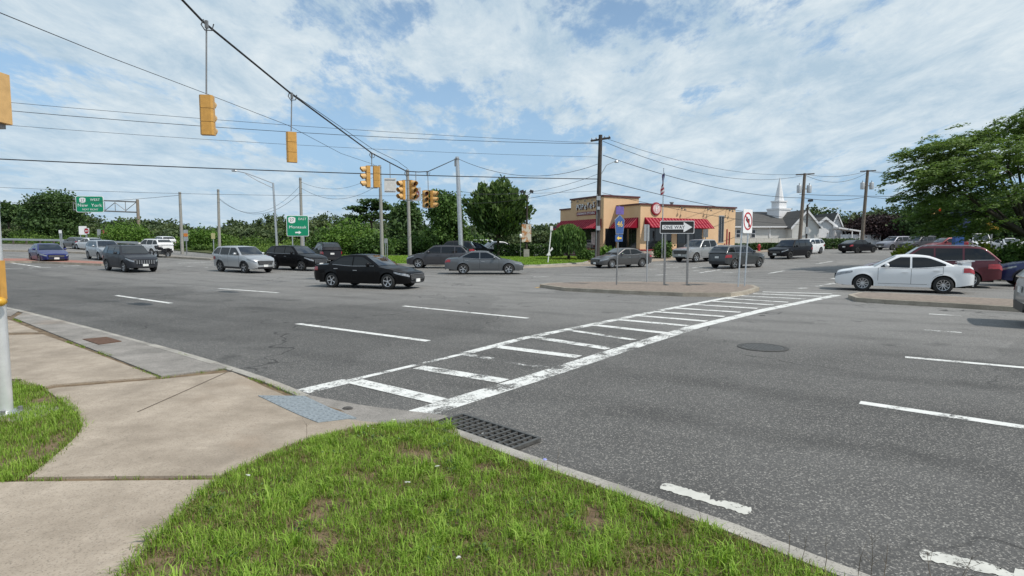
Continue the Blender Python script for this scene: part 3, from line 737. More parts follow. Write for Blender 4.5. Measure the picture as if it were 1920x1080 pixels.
    MB().box((sx(L/2), 0, clr+.19), (L-.5, W*.72, .34)).build('underbody', M_UNDER, root)
    for a in arch: MB().box((sx(a), 0, rw+.16), (2*Ra+.06, W-.50, 2*rw-.24)).build('wheel_well', M_UNDER, root)
    # front and rear faces
    zn = P['nose']; fx = sx(0); gz0, gz1 = clr+(zn-clr)*.52, clr+(zn-clr)*.93
    gw_ = Wh*.58 if kind != 'pickup' else Wh*.72
    gpoly = [(-gw_, gz1), (gw_, gz1), (gw_*.86, gz0), (-gw_*.86, gz0)]
    def face(nm, poly, x, m, d=.02, par=root):
        n = len(poly); vs = [(x, p[0], p[1]) for p in poly]+[(x-d, p[0], p[1]) for p in poly]
        return MB().add(vs, [tuple(range(n)), tuple(range(2*n-1, n-1, -1))]+[((i+1) % n, i, n+i, n+(i+1) % n) for i in range(n)]).build(nm, m, par)
    if grille == 'chrome': face('grille_surround', [(p[0]*1.07, p[1]+(.02 if p[1] > (gz0+gz1)/2 else -.02)) for p in gpoly], fx+.010, M_CHROME, .05)
    gr_ = face('grille', gpoly, fx+.016, M_BLACK, .06)
    if grille == 'slots':
        for k in range(8): face('slot_bar', [(-gw_*.9+gw_*1.8*k/7-.025, gz1), (-gw_*.9+gw_*1.8*k/7+.025, gz1), (-gw_*.9+gw_*1.8*k/7+.025, gz0), (-gw_*.9+gw_*1.8*k/7-.025, gz0)], fx+.03, M_CHROME, .02, gr_)
    else:
        for k in range(3): z = gz0+(gz1-gz0)*(k+1)/4; face('grille_bar', [(-gw_*.9, z+.009), (gw_*.9, z+.009), (gw_*.9, z-.009), (-gw_*.9, z-.009)], fx+.026, M_CHROME if grille == 'chrome' else M_STEELD, .015, gr_)
    face('lower_intake', [(-Wh*.62, clr+.16), (Wh*.62, clr+.16), (Wh*.5, clr+.06), (-Wh*.5, clr+.06)], fx-.005, M_BLACK, .08)
    if plate_f: face('licence_plate', [(-.16, gz0+.0), (.16, gz0+.0), (.16, gz0-.14), (-.16, gz0-.14)], fx+.035, M_PLATE, .03)
    rx = sx(L); zt_ = P['tail']; face('licence_plate', [(-.16, zt_-.22), (-.16, zt_-.36), (.16, zt_-.36), (.16, zt_-.22)], rx-.012, M_PLATE, -.03)
    face('rear_bumper', [(-Wh*.74, clr+.30), (-Wh*.66, clr+.09), (Wh*.66, clr+.09), (Wh*.74, clr+.30)], rx-.006, M_BLACK if kind in ('suv', 'pickup') else body_m, -.05)
    if rails:
        for sd in (-1, 1):
            MB().tube([(sx(xB+.1), sd*Wh*.66, H-.02), (sx(xB+.25), sd*Wh*.66, H+.035), (sx(xC-.25), sd*Wh*.66, H+.03), (sx(xC-.05), sd*Wh*.66, H-.03)], .018, 6).build('roof_rail', M_CHROME if rails == 'chrome' else M_BLACK, root)
    if spoiler:
        s_ = MB(); zz = P['deck']+.13
        s_.add([(sx(L-.42), -Wh*.74, zz-.01), (sx(L-.42), Wh*.74, zz-.01), (sx(L-.02), Wh*.78, zz+.075), (sx(L-.02), -Wh*.78, zz+.075), (sx(L-.42), -Wh*.74, zz-.035), (sx(L-.42), Wh*.74, zz-.035), (sx(L-.02), Wh*.78, zz+.04), (sx(L-.02), -Wh*.78, zz+.04)],
               [(0, 1, 2, 3), (7, 6, 5, 4), (0, 4, 5, 1), (1, 5, 6, 2), (2, 6, 7, 3), (3, 7, 4, 0)])
        for sd in (-1, 1): s_.box((sx(L-.24), sd*Wh*.66, zz-.07), (.26, .06, .17))
        s_.build('spoiler', body_m, root)
    if P.get('chrome'):
        for sd in (-1, 1):
            pts = [(sx(s), sd*(YG(s, ZT(s)+.02)+.014), ZT(s)+.012) for s in [w0+(w3-w0)*k/10 for k in range(11)]]
            MB().tube(pts, .011, 4).build('window_trim', M_CHROME, root)
    return root
def side_mid(px, Y, heading, W):                # centre of a car whose near flank's wheels stand at column px
    p = st(px, Y); f = Vector((math.cos(R(heading)), math.sin(R(heading)), 0)); n = Vector((-f.y, f.x, 0))
    if n.dot(p) < 0: n = -n
    return p+n*W/2
sm = side_mid
SD = lambda px, Y, h, W=1.85: dict(mid=side_mid(px, Y, h, W), heading=h)
BLK = (.004, .004, .005)
car('black sedan with chrome grille crossing the middle of the junction', 'sedan', 'sedan', BLK, **SD(672, 24.3, -21), spokes=5, grille='chrome', chrome=1, name='sedan_car', metal=.1, wb=2.87, L=4.87)
car('silver crossover with black lower bumper behind the lane dash', 'crossover', 'suv', (.50, .51, .52), **SD(434, 36.6, -32), spokes=5, lower=1, metal=.6, name='crossover_car', wb=2.62, L=4.55)
car('old dark grey boxy off-roader with seven-slot grille turning on the left', 'off-roader', 'suv', (.035, .038, .045), **SD(215, 36.6, -36), spokes=5, grille='slots', rails=True, name='offroader_car', lower=1, xA=1.45, xB=1.95, xC=4.2, zA=1.12)
car('bright blue sedan nearest the left edge of the road', 'sedan', 'sedan', (.006, .012, .13), **SD(64, 45, -38.5), spokes=5, L=4.55, wb=2.7)
car('silver crossover half hidden behind the dark off-roader', 'crossover', 'suv', (.42, .44, .46), **SD(174, 49.5, -38), spokes=5, name='crossover_car', metal=.6)
car('black crossover with bright chrome grille surround beside the silver crossover', 'crossover', 'suv', BLK, **SD(538, 39.2, -28), spokes=5, grille='chrome', chrome=1, name='crossover_car', metal=.1)
car('mid grey sedan seen side-on before the grass verge', 'sedan', 'sedan', (.135, .145, .155), **SD(911, 35.2, 1), spokes=5, L=4.9, metal=.55, chrome=1)
car('dark grey suv facing left behind the mid grey sedan', 'suv', 'suv', (.055, .055, .062), **SD(818, 42.0, 178), spokes=5, rails=True, metal=.4)
car('dark suv roof showing above the grey suv by the steel pole', 'suv', 'suv', (.03, .032, .036), mid=st(846, 56), heading=178, rails=True, H=1.78)
car('white suv parked highest in the restaurant car park', 'suv', 'suv', (.72, .73, .74), mid=st(893, 68), heading=182, group='cars in the restaurant car park', metal=0, H=1.72)
car('black sedan parked before the white suv in the car park', 'sedan', 'sedan', BLK, mid=st(897, 60.5), heading=2, group='cars in the restaurant car park', metal=.1, H=1.5)
car('white hatchback parked beneath the vase-shaped tree', 'hatchback', 'hatch', (.70, .71, .72), mid=st(924, 63), heading=210, group='cars in the restaurant car park', metal=0, H=1.6)
car('grey sedan facing left in front of the restaurant', 'sedan', 'sedan', (.10, .10, .102), **SD(1177, 42.8, 207), spokes=10, metal=.5, H=1.47, chrome=1)
car('silver grey pickup truck with dark grille waiting at the cross street', 'pickup', 'pickup', (.38, .385, .39), **SD(1332, 50.5, 213, 2.05), spokes=6, metal=.55)
car('dark grey crossover driving away up the cross street', 'crossover', 'suv', (.075, .08, .085), **SD(1402, 41.6, 32), spokes=5, name='crossover_car', rails='chrome', metal=.5, H=1.64, wb=2.87, chrome=1)
car('large black suv coming down the cross street', 'suv', 'suv', (.006, .006, .008), **SD(1500, 54, 213, 2.0), spokes=5, L=5.0, W=2.0, H=1.78, wb=3.03, rim_dark=True, metal=.1, xA=1.5, xB=2.15, xC=4.4, xD=4.95, fo=1.0)
car('white suv following the large black suv', 'suv', 'suv', (.74, .75, .76), **SD(1527, 63, 213), spokes=5, metal=0)
car('black low sedan driving away by the utility pole', 'sedan', 'hatch', (.006, .006, .008), **SD(1624, 64, 23), spokes=5, metal=.1, name='sedan_car', rim_dark=True, L=4.65)
car('white sedan with rear spoiler stopped behind the median island', 'sedan', 'sedan', (.78, .79, .80), **SD(1690, 22.35, 150, 1.76), spokes=10, L=4.57, W=1.76, H=1.48, wb=2.635, fo=.98, rw=.325, xA=1.38, xB=2.15, xC=3.12, xD=3.98, nose=.74, hoodf=.83, zA=.98, zBelt=.96, deck=1.07, tail=1.06, pil=2.58, spoiler=True, metal=0, plate_f=False)
car('dark red large suv stopped beyond the white sedan', 'suv', 'suv', (.085, .005, .014), **SD(1737, 25.2, 150, 1.95), spokes=5, L=5.1, W=1.95, H=1.80, wb=3.04, fo=.98, xA=1.5, xB=2.25, xC=4.4, xD=5.02, zA=1.15, zBelt=1.16, deck=1.2, tail=1.15, pil=2.75, rails='chrome', chrome=1)
car('dark blue crossover cut by the right edge of the picture', 'crossover', 'suv', (.012, .022, .10), **SD(2000, 24.2, 150, 1.88), spokes=5, name='crossover_car', H=1.62, L=4.8, rails='chrome', chrome=1, lower=1)
ec = gp(1893, 612)
car('silver suv tail entering at the right edge of the near lanes', 'suv', 'suv', (.36, .35, .33), mid=Vector((ec.x+2.42, ec.y-1.0, 0)), heading=-34, spokes=5, metal=.5)
car('silver grey crossover parked beneath the dark purple tree', 'crossover', 'suv', (.27, .27, .31), mid=st(1677, 72), heading=195, name='crossover_car', group='cars beyond the right corner', metal=.5)
car('charcoal crossover parked right of the silver grey one', 'crossover', 'suv', (.09, .09, .10), mid=st(1722, 70), heading=195, name='crossover_car', group='cars beyond the right corner', metal=.4, H=1.72)
car('white sedan parked past the blue pylon at the right', 'sedan', 'sedan', (.72, .72, .72), mid=st(1892, 62), heading=250, group='cars beyond the right corner', metal=0)
car('white van-like suv parked just right of the blue pylon', 'suv', 'suv', (.70, .70, .70), mid=st(1836, 66), heading=240, group='cars beyond the right corner', metal=0, H=1.95)
car('red hatchback parked just left of the blue pylon', 'hatchback', 'hatch', (.20, .015, .02), mid=st(1772, 66), heading=180, group='cars beyond the right corner', metal=.2, H=1.55)
car('white suv driving away behind the black motorcycle', 'suv', 'suv', (.74, .74, .74), mid=st(287, 59), heading=152, group='cars on the left approach', metal=0, rails=True)
car('white crossover furthest up the left approach by the brush', 'crossover', 'suv', (.70, .71, .70), mid=st(306, 76), heading=140, group='cars on the left approach', name='crossover_car', metal=0)
car('grey hatchback far up the left approach below the red round sign', 'hatchback', 'hatch', (.12, .12, .125), mid=st(143, 73), heading=150, group='cars on the left approach', metal=.4)
car('white sedan right behind the grey hatchback on the left approach', 'sedan', 'sedan', (.68, .69, .70), mid=st(170, 70.5), heading=150, group='cars on the left approach', metal=0)
car('dark suv seen from behind past the black crossover', 'suv', 'suv', (.02, .02, .024), mid=st(612, 50), heading=120, rails=True, metal=.2, H=1.72)
car('white car nosing in behind the silver pole at the left edge', 'sedan', 'sedan', (.66, .66, .66), mid=st(-34, 46), heading=-40, group='cars on the left approach', metal=0)

# motorcycle
mp_ = st(304, 54.5)
mt = thing('motorcycle', 'black motorcycle riding beside the white suv on the left approach', 'motorcycle', (mp_.x, mp_.y, T(mp_.x, mp_.y)), R(165))
for x in (-.72, .72):
    wq = MB().lathe([(.20, -.05), (.29, -.06), (.33, 0), (.29, .06), (.20, .05)], 20, 'Y').build('wheel', M_TYRE, mt, loc=(x, 0, .33))
    MB().lathe([(.0, .02), (.2, .03), (.2, -.03), (0, -.02)], 14, 'Y').build('rim', M_RIM, wq)
MB().box((.05, 0, .48), (.52, .34, .34)).build('engine', M_IRON, mt)
MB().lathe([(0, -.30), (.12, -.24), (.17, 0), (.13, .2), (0, .3)], 10, 'X', (.18, 0, .86)).build('fuel_tank', paint('moto_black', (.012, .012, .014)), mt, smooth='all')
MB().add([(-.05, -.14, .82), (-.05, .14, .82), (-.85, .10, .92), (-.85, -.10, .92), (-.05, -.14, .74), (-.05, .14, .74), (-.85, .10, .80), (-.85, -.10, .80)], [(0, 1, 2, 3), (7, 6, 5, 4), (0, 4, 5, 1), (1, 5, 6, 2), (2, 6, 7, 3), (3, 7, 4, 0)]).build('seat', M_BLACK, mt)
for s in (-.09, .09): MB().tube([(.72, s, .33), (.46, s, 1.02)], .025, 6).build('fork', M_STEELD, mt)
MB().tube([(.30, -.40, 1.08), (.44, -.16, 1.06), (.46, 0, 1.04), (.44, .16, 1.06), (.30, .40, 1.08)], .02, 6).build('handlebar', M_BLACK, mt)
MB().tube([(-.72, .1, .33), (-.2, .14, .45)], .03, 6).build('swingarm', M_STEELD, mt); MB().tube([(.0, -.2, .3), (-.85, -.22, .42)], .05, 8).build('exhaust', M_RIMD, mt)
for s in (-.27, .27): MB().box((-.58, s, .68), (.5, .2, .36)).build('saddlebag', M_BLACK, mt)
MB().box((.58, 0, .98), (.14, .34, .34), 0, .4).build('fairing', M_BLACK, mt)
# ------------------------------------------------------------------ poles, span wire, signals
def sag(a, b, k, n=14):
    a, b = Vector(a), Vector(b); return [a.lerp(b, i/n)-Vector((0, 0, 4*k*(i/n)*(1-i/n))) for i in range(n+1)]
def wire(label, pts, r=.014, group='overhead wires', m=None):
    return tag(MB().tube(pts, r, 5).build('overhead_wire', m or M_WIRE, None), label, 'wire', group)
def pole(name, label, cat, base, top, r0, r1, m, group=None):
    b, t = Vector(base), Vector(top); root = thing(name, label, cat, b, 0, group); d = t-b
    MB().tube([(0, 0, -.2), d*.5, d], [r0, (r0+r1)/2, r1], 12).build('shaft', m, root, smooth=50); return root, d
def polepx(name, label, cat, pxb, pxt, pyt, Y, w, m, group=None):
    b = st(pxb, Y); t = at(pxt, pyt, Y); return pole(name, label, cat, b, t, w*.58, w*.42, m, group)
# big wooden utility pole in front of the restaurant
PA, dA = polepx('utility_pole', 'dark wooden utility pole with crossarm and street lamp before the restaurant', 'utility pole', 1119, 1126, 253, 46.5, .36, M_WOODDARK, 'utility poles')
topA = PA.location+dA
MB().box((dA.x, dA.y, dA.z-.35), (1.6, .12, .14), R(-18), R(-6)).build('crossarm', M_WOODDARK, PA)
for k in (-.7, -.35, .35, .7): MB().lathe([(.03, 0), (.055, .06), (.03, .14), (0, .16)], 8, 'Z', (dA.x+k*.95, dA.y-k*.3, dA.z-.28+k*.1)).build('insulator', M_STEELD, PA)
MB().tube([(dA.x*.7+.12, -.05, dA.z*.70), (dA.x*.7+.55, -.05, dA.z*.77), (dA.x*.7+1.25, -.05, dA.z*.80)], .03, 6).build('lamp_arm', M_STEEL, PA)
MB().lathe([(0, .10), (.13, .06), (.19, -.05), (.16, -.10), (0, -.12)], 12, 'Z', (dA.x*.7+1.35, -.05, dA.z*.80)).build('lamp_head', M_STEEL, PA, smooth=40)
MB().tube([(-.12, -.2, .2), (-.05, -.21, dA.z*.55)], .045, 6).build('conduit', M_STEELD, PA)
for z, s in ((3.0, .32), (5.4, .3), (4.6, .22)): MB().box((.04, -.27, z), (s, .12, s*1.1)).build('pole_box', M_SIGNBACK, PA)
P2, d2 = polepx('utility_pole', 'leaning utility pole with two transformers in front of the church', 'utility pole', 1498, 1509, 325, 71, .40, M_WOODPOLE, 'utility poles')
P3, d3 = polepx('utility_pole', 'utility pole with two transformers left of the dark purple tree', 'utility pole', 1615, 1627, 319, 79, .42, M_WOODPOLE, 'utility poles')
for Pq, dq, aw in ((P2, d2, 2.5), (P3, d3, 2.4)):
    MB().box((dq.x, dq.y-.1, dq.z-.12), (aw, .12, .14), R(10), R(-4)).build('crossarm', M_WOODDARK, Pq)
    for s in (-1, 1):
        x = dq.x*.85+s*.62; z = dq.z*.80
        MB().lathe([(0, -.5), (.27, -.46), (.28, .38), (.24, .46), (0, .5)], 14, 'Z', (x, -.1, z)).build('transformer', M_SIGNBACK, Pq, smooth=40)
        MB().lathe([(.03, .5), (.06, .6), (.03, .72), (0, .74)], 8, 'Z', (x, -.1, z)).build('bushing', M_STEELD, Pq)
        MB().box((dq.x*.85+s*.25, -.08, z), (.4, .08, .1)).build('bracket', M_STEELD, Pq)
for i, (pb, pt, yt, Y, w_, m, lb) in enumerate((
    (342, 337, 360, 62, .30, M_GREYPOLE, 'grey wooden pole rising from brush right of the gantry'),
    (412, 409, 355, 62, .28, M_GREYPOLE, 'plain grey pole standing in the brush above the silver crossover'),
    (567, 563, 333, 56, .28, M_GREYPOLE, 'tall grey pole behind the green eastbound sign'),
    (717, 712, 310, 51, .30, M_GREYPOLE, 'grey wooden pole on the verge behind the paired signals'),
    (769, 764, 318, 47.5, .28, M_GREYPOLE, 'pale pole leaning at the verge corner below the middle signals'),
    (866, 857, 294, 46.6, .36, M_STEEL, 'thick steel strain pole that anchors the signal span wire'))):
    q, dq = polepx('support_pole', lb, 'pole', pb, pt, yt, Y, w_, m, 'plain support poles')
    MB().tube([dq*.97, dq*.985], w_*.47, 10).build('band', M_STEELD, q)
    if i == 5:
        SPAN_END = q.location+dq*.985; MB().lathe([(w_*1.0, 0), (w_*.95, .12), (w_*.6, .14)], 14).build('base_collar', M_STEEL, q)
        MB().box((dq.x-.1, 0, dq.z-.45), (.22, .22, .6)).build('clamp', M_STEELD, q)
    else: MB().tube([dq*.80, dq*.805], w_*.5, 10).build('band', M_STEELD, q)
# davit street light on the left
q, dq = polepx('street_light', 'steel street light with long truss arm over the left approach', 'street light', 521, 512, 343, 57, .22, M_STEEL)
tip = at(440, 320, 57)-q.location
MB().tube([dq*.995, dq.lerp(tip, .35)+Vector((0, 0, .05)), dq.lerp(tip, .7)+Vector((0, 0, .12)), tip], .045, 6).build('arm', M_STEEL, q)
MB().tube([dq*.93, dq.lerp(tip, .4)+Vector((0, 0, -.28)), dq.lerp(tip, .72)+Vector((0, 0, .05))], .04, 6).build('arm_brace', M_STEEL, q)
MB().lathe([(0, -.35), (.09, -.25), (.11, .1), (0, .3)], 8, 'X', tip).build('lamp_head', M_STEEL, q)

# span wire from a strain pole behind the viewer's left to the steel pole
ZS = lambda px, py, Y: at(px, py, Y)
knots = [Vector((-9.6, -3.5, 13.4)), ZS(300, -44, 13.6), ZS(380, 40, 15.7), ZS(545, 175, 20.4), ZS(697, 287, 29), ZS(731, 305, 30.3), ZS(762, 321, 32), ZS(785, 322.5, 34), ZS(803, 321.5, 36), SPAN_END]
pS, dS = pole('support_pole', 'steel strain pole holding the near end of the span wire', 'pole', (-9.6, -3.5, .1), (-9.6, -3.5, 13.6), .24, .17, M_STEEL, 'plain support poles')
tag(MB().tube(knots, .030, 6).build('span_wire', M_WIRE, None, smooth='all'), 'thick black span wire carrying the traffic signals overhead', 'span wire')
m2_ = [k+Vector((.02, 0, .10 if 0 < i < len(knots)-1 else 0)) for i, k in enumerate(knots)]
wire('thin messenger strand just above the signal span wire', [knots[3]+Vector((0, 0, .03)), knots[4]+Vector((.02, 0, .22)), ZS(745, 302, 30.8), ZS(764, 316, 32)], .012)

def signal_head(parent, rz, rear_m=None, lens_on=None):
    h = MB(); hw, hd, hh = .34, .20, 1.06
    M = Matrix.Rotation(rz, 4, 'Z'); hd_o = []
    prof = [(-hw/2, -hh/2), (hw/2, -hh/2), (hw/2, hh/2), (-hw/2, hh/2)]
    b = MB(); ch = .045
    poly = [(-hw/2+ch, hd/2), (-hw/2, hd/2-ch), (-hw/2, -hd/2), (hw/2, -hd/2), (hw/2, hd/2-ch), (hw/2-ch, hd/2)]
    for k in range(3):
        z = hh/2-hh*(k+1)/3; b.prism(poly, z+.006, z+hh/3-.006)
    me2 = MB().prism([(p[0]*.93, p[1]*.88) for p in poly], -hh/2+.01, hh/2-.01).mesh('core'); me2.transform(M)
    me = b.mesh('housing'); me.transform(M); hs = ob('housing', me, M_ORANGE, parent); ob('core', me2, M_BLACK, hs)
    for k, c in enumerate(((.25, .02, .02), (.30, .20, .03), (.02, .14, .07))):
        z = hh/2-hh*(k+.5)/3
        l = MB().lathe([(0, -.015), (.10, -.012), (.145, 0)], 16, 'Y', (0, -hd/2-.004, z)); me = l.mesh('lens'); me.transform(M)
        ob('lens', me, flat('lens_%d' % k, tuple(x*.25 for x in c), .15, 0, .6), hs)
        v = MB(); vs = []; N = 14
        for i in range(N+1):
            t = math.pi*(-.22+1.44*i/N); r = .155
            top_ = math.sin(t); dep = .27 if top_ > .1 else .16+.1*max(0, top_+.6)
            for rr in (r, r-.012): vs += [(rr*math.cos(t), -hd/2, z+rr*math.sin(t)), (rr*math.cos(t)*.97, -hd/2-dep, z+rr*math.sin(t)*.97-.03)]
        fs = []
        for i in range(N):
            a = i*4; c_ = a+4; fs += [(a, a+1, c_+1, c_), (a+2, c_+2, c_+3, a+3), (a+1, a+3, c_+3, c_+1)]
        v.add(vs, fs); me = v.mesh('visor'); me.transform(M); ob('visor', me, M_ORANGEL, hs)
    return hs
def hanging(label, px, pytop, pywire, Y, heads, group='span wire traffic signals', hpx=None):
    topw = at(px, pywire, Y); ztop = at(hpx or px, pytop, Y); root = thing('traffic_signal', label, 'traffic signal', (topw.x, topw.y, topw.z), 0, group)
    dz = ztop.z-topw.z; dx = ztop.x-topw.x
    MB().tube([(0, 0, -.02), (dx*.5, 0, dz*.5), (dx, 0, dz+.02)], .022, 8).build('hanger', M_STEELD, root)
    MB().tube([(-.05, -.05, .03), (-.09, -.1, -.12), (0, -.1, -.26), (.09, .1, -.2), (.12, .14, -.02)], .016, 6).build('cable_loop', M_WIRE, root)
    MB().box((0, 0, -.08), (.07, .07, .2)).build('clamp', M_STEELD, root)
    if len(heads) > 1: MB().box((dx, 0, dz+.0), (.55, .05, .04)).build('top_bracket', M_STEELD, root); MB().box((dx, 0, dz-1.10), (.55, .05, .04)).build('bottom_bracket', M_STEELD, root)
    for ox, oy, rz in heads:
        hd_ = signal_head(root, rz); hd_.location = (dx+ox, oy, dz-.54)
    return root
hanging('single signal nearest the camera seen from behind, hung high on a long rod', 387, 178, 40, 15.7, [(0, 0, R(190))], hpx=387)
hanging('second signal along the wire, seen from behind on a shorter rod', 547, 247, 175, 20.4, [(0, 0, R(208))], hpx=546)
hanging('pair of signals, one facing left, beside the grey pole top', 697, 311, 287, 29, [(-.19, -.05, R(-62)), (.22, .05, R(192))])
hanging('pair of signals with angled visors right of the white sign back', 762, 338, 322, 32, [(-.27, 0, R(-40)), (.27, 0, R(44))], hpx=764)
hanging('farthest pair of signals on the span wire left of the green tree', 802, 357, 322, 36, [(-.2, 0, R(30)), (.24, .1, R(75))], hpx=803)
def hung_sign(label, name, px, pyw, pyt, pyb, Y, wid, rz):
    tw = at(px, pyw, Y); a = at(px, pyt, Y); b = at(px, pyb, Y); r = thing(name, label, 'sign', tw, rz); hh = a.z-b.z; zc_ = (a.z+b.z)/2-tw.z
    MB().tube([(0, .03, 0), (0, .03, zc_-hh*.45)], .02, 6).build('hanger', M_STEELD, r)
    MB().box((0, 0, zc_), (wid, .02, hh)).build('panel', M_SIGNW if 'back' not in label else flat('pale_sign_back', (.62, .62, .60), .6), r)
    return r, zc_, hh
r, zc_, hh = hung_sign('pale sign back hanging between the signal pairs', 'hanging_sign', 731, 306, 334, 361, 30.3, .62, R(8))
for z in (-.3, .3): MB().box((0, -.02, zc_+z), (.55, .02, .04)).build('brace', M_SIGNBACK, r)
r, zc_, hh = hung_sign('white hanging sign with red ring behind the middle signals', 'hanging_sign', 779, 323, 352, 377, 33.5, .75, R(-28))
MB().lathe([(.27, -.02), (.27, -.025), (.21, -.025), (.21, -.02)], 28, 'Y', (0, 0, zc_)).build('ring', M_RED, r)
MB().box((0, -.022, zc_), (.05, .012, .5), 0, R(45)).build('slash', M_RED, r)

# pedestrian signal on the silver pole at the left edge
lp = gp(10, 778, .10); lt = Vector((lp.x, lp.y, 4.3))
q = thing('signal_pole', 'shiny silver signal pole with yellow push button at the left edge', 'signal pole', (lp.x, lp.y, .10))
MB().lathe([(.070, 0), (.068, 2), (.066, 4.3), (0, 4.32)], 20).build('shaft', flat('brushed_aluminium', (.78, .79, .80), .35, .55, var=.08, scale=10), q, smooth=40)
fb = MB(); fb.lathe([(.16, .0), (.15, .035), (.07, .05), (.06, .12)], 16); fb.build('base_flange', M_STEEL, q)
for k in range(4): MB().lathe([(.022, .03), (.022, .075), (0, .08)], 6, 'Z', (.125*math.cos(k*1.57+.6), .125*math.sin(k*1.57+.6), 0)).build('anchor_bolt', M_STEELD, q)
fp = [Vector((lp.x+.42*math.cos(t)*random.uniform(.8, 1.1)+.12, lp.y+.30*math.sin(t)*random.uniform(.8, 1.1), 0)) for t in [k/11*2*math.pi for k in range(11)]]
ft = patch('footing', fp, lambda x, y: .10, M_CURB, None, .3, .12, .02); ft.parent = q; ft.matrix_parent_inverse = Matrix.Translation(-Vector(q.location))
z1 = at(12, 528, lp.y).z; 
MB().box((.085, -.05, z1+.02-.1), (.07, .07, .40)).build('button_plate', M_ORANGE, q); MB().lathe([(0, -.05), (.035, -.045), (.05, 0), (.035, .045), (0, .05)], 12, 'Y', (.12, -.10, z1-.30)).build('push_button', flat('button_yellow', (.62, .34, .03), .4), q, smooth='all')
ph = thing('pedestrian_signal', 'yellow pedestrian signal box on the silver pole at the left edge', 'pedestrian signal', (lp.x+.07, lp.y, at(0, 183, lp.y).z))
hb = MB().prism([(-.30, -.13), (.08, -.13), (.125, -.10), (.125, .10), (.08, .13), (-.30, .13)], -.25, .25); hb.build('housing', M_ORANGEL, ph, smooth=30)
MB().box((.0, -.02, -.275), (.14, .2, .05)).build('bottom_cap', M_STEELD, ph); MB().box((-.1, -.14, 0), (.34, .03, .38)).build('visor_hood', M_BLACK, ph)

# ------------------------------------------------------------------ overhead wires
off_left = lambda h: Vector((-46, 28.5, h))
for lb, z0, z1_, k, r in (('topmost power line crossing from the restaurant pole to the left', 10.0, 10.9, .5, .013), ('second power line crossing the sky to the left', 9.95, 10.6, .8, .018), ('third thin line crossing the sky to the left', 8.9, 9.6, .6, .011),
                          ('thick low cable running left across the sky over the street light', 7.15, 7.2, .35, .034), ('thin line just beneath the thick low cable', 6.2, 5.9, .9, .010)):
    wire(lb, sag(PA.location+Vector((dA.x*z0/dA.z, 0, z0-PA.location.z)), off_left(z1_), k), r)
wire('long thin line falling from top left towards the signals', [at(-60, -5, 12), at(0, 24, 13.5), at(200, 105, 19), at(385, 175, 25), at(540, 235, 31), at(640, 288, 37), at(700, 308, 43), st(712, 51)+Vector((0, 0, 8.2))], .012)
tA = PA.location+dA
for lb, oA, o2, k, r in (('upper power line from the restaurant pole to the church pole', -.2, -.1, 1.0, .016), ('middle power line from the restaurant pole to the church pole', -.5, -.3, 1.5, .02), ('communication cable from the restaurant pole to the church pole', -1.6, -3.0, .8, .026),
                         ('low cable bundle from the restaurant pole past the flag', -3.6, -5.6, .4, .026), ('lowest cable from the restaurant pole past the flag', -4.6, -6.3, .5, .02)):
    wire(lb, sag(tA+Vector((.2, 0, oA)), P2.location+d2+Vector((-.3, 0, o2)), k), r)
for lb, o2, o3, k, r in (('upper line between the two transformer poles', -.1, -.1, .5, .022), ('lower line between the two transformer poles', -.2, -.3, 1.1, .022), ('cable halfway up between the transformer poles', -3.0, -3.6, .4, .03), ('low cable between the transformer poles', -5.6, -5.6, .6, .025)):
    wire(lb, sag(P2.location+d2+Vector((0, 0, o2)), P3.location+d3+Vector((0, 0, o3)), k), r)
for lb, o3, e, r in (('line leaving the right transformer pole for the big tree', -.15, (44, 52, 9.6), .02), ('cable leaving the right transformer pole downward right', -3.6, (50, 50, 6.8), .026), ('upper line leaving the right transformer pole', -.1, (58, 66, 11.5), .02)):
    wire(lb, sag(P3.location+d3+Vector((0, 0, o3)), e, .8), r)
steelT = SPAN_END
for lb, za, zb, k, r in (('line from the steel strain pole to the restaurant pole', 0, 8.4, 1.2, .018), ('lower line from the steel strain pole to the restaurant pole', -2.6, 7.6, .8, .014), ('lowest line from the steel strain pole to the restaurant pole', -3.6, 7.0, .5, .016)):
    wire(lb, sag(steelT+Vector((0, 0, za)), PA.location+Vector((dA.x*.7, 0, zb-PA.location.z)), k), r)
a1, a2, a3 = at(338, 366, 62), at(410, 365, 62), at(563, 345, 56)
wire('drooping line from the brush pole to the tall grey pole', sag(at(411, 372, 62), at(564, 360, 56), 1.9), .016); wire('second drooping line to the tall grey pole', sag(at(411, 374, 62), at(564, 347, 56), 2.0), .012)
wire('line from the tall grey pole to the verge pole', sag(at(564, 352, 56), at(712, 345, 51), 1.2), .014); wire('lower line from the tall grey pole to the verge pole', sag(at(564, 341, 56), at(712, 325, 51), 1.0), .012)
wire('line past the overhead sign to the brush pole', sag(at(-40, 376, 95), at(337, 366, 62), .6), .02)

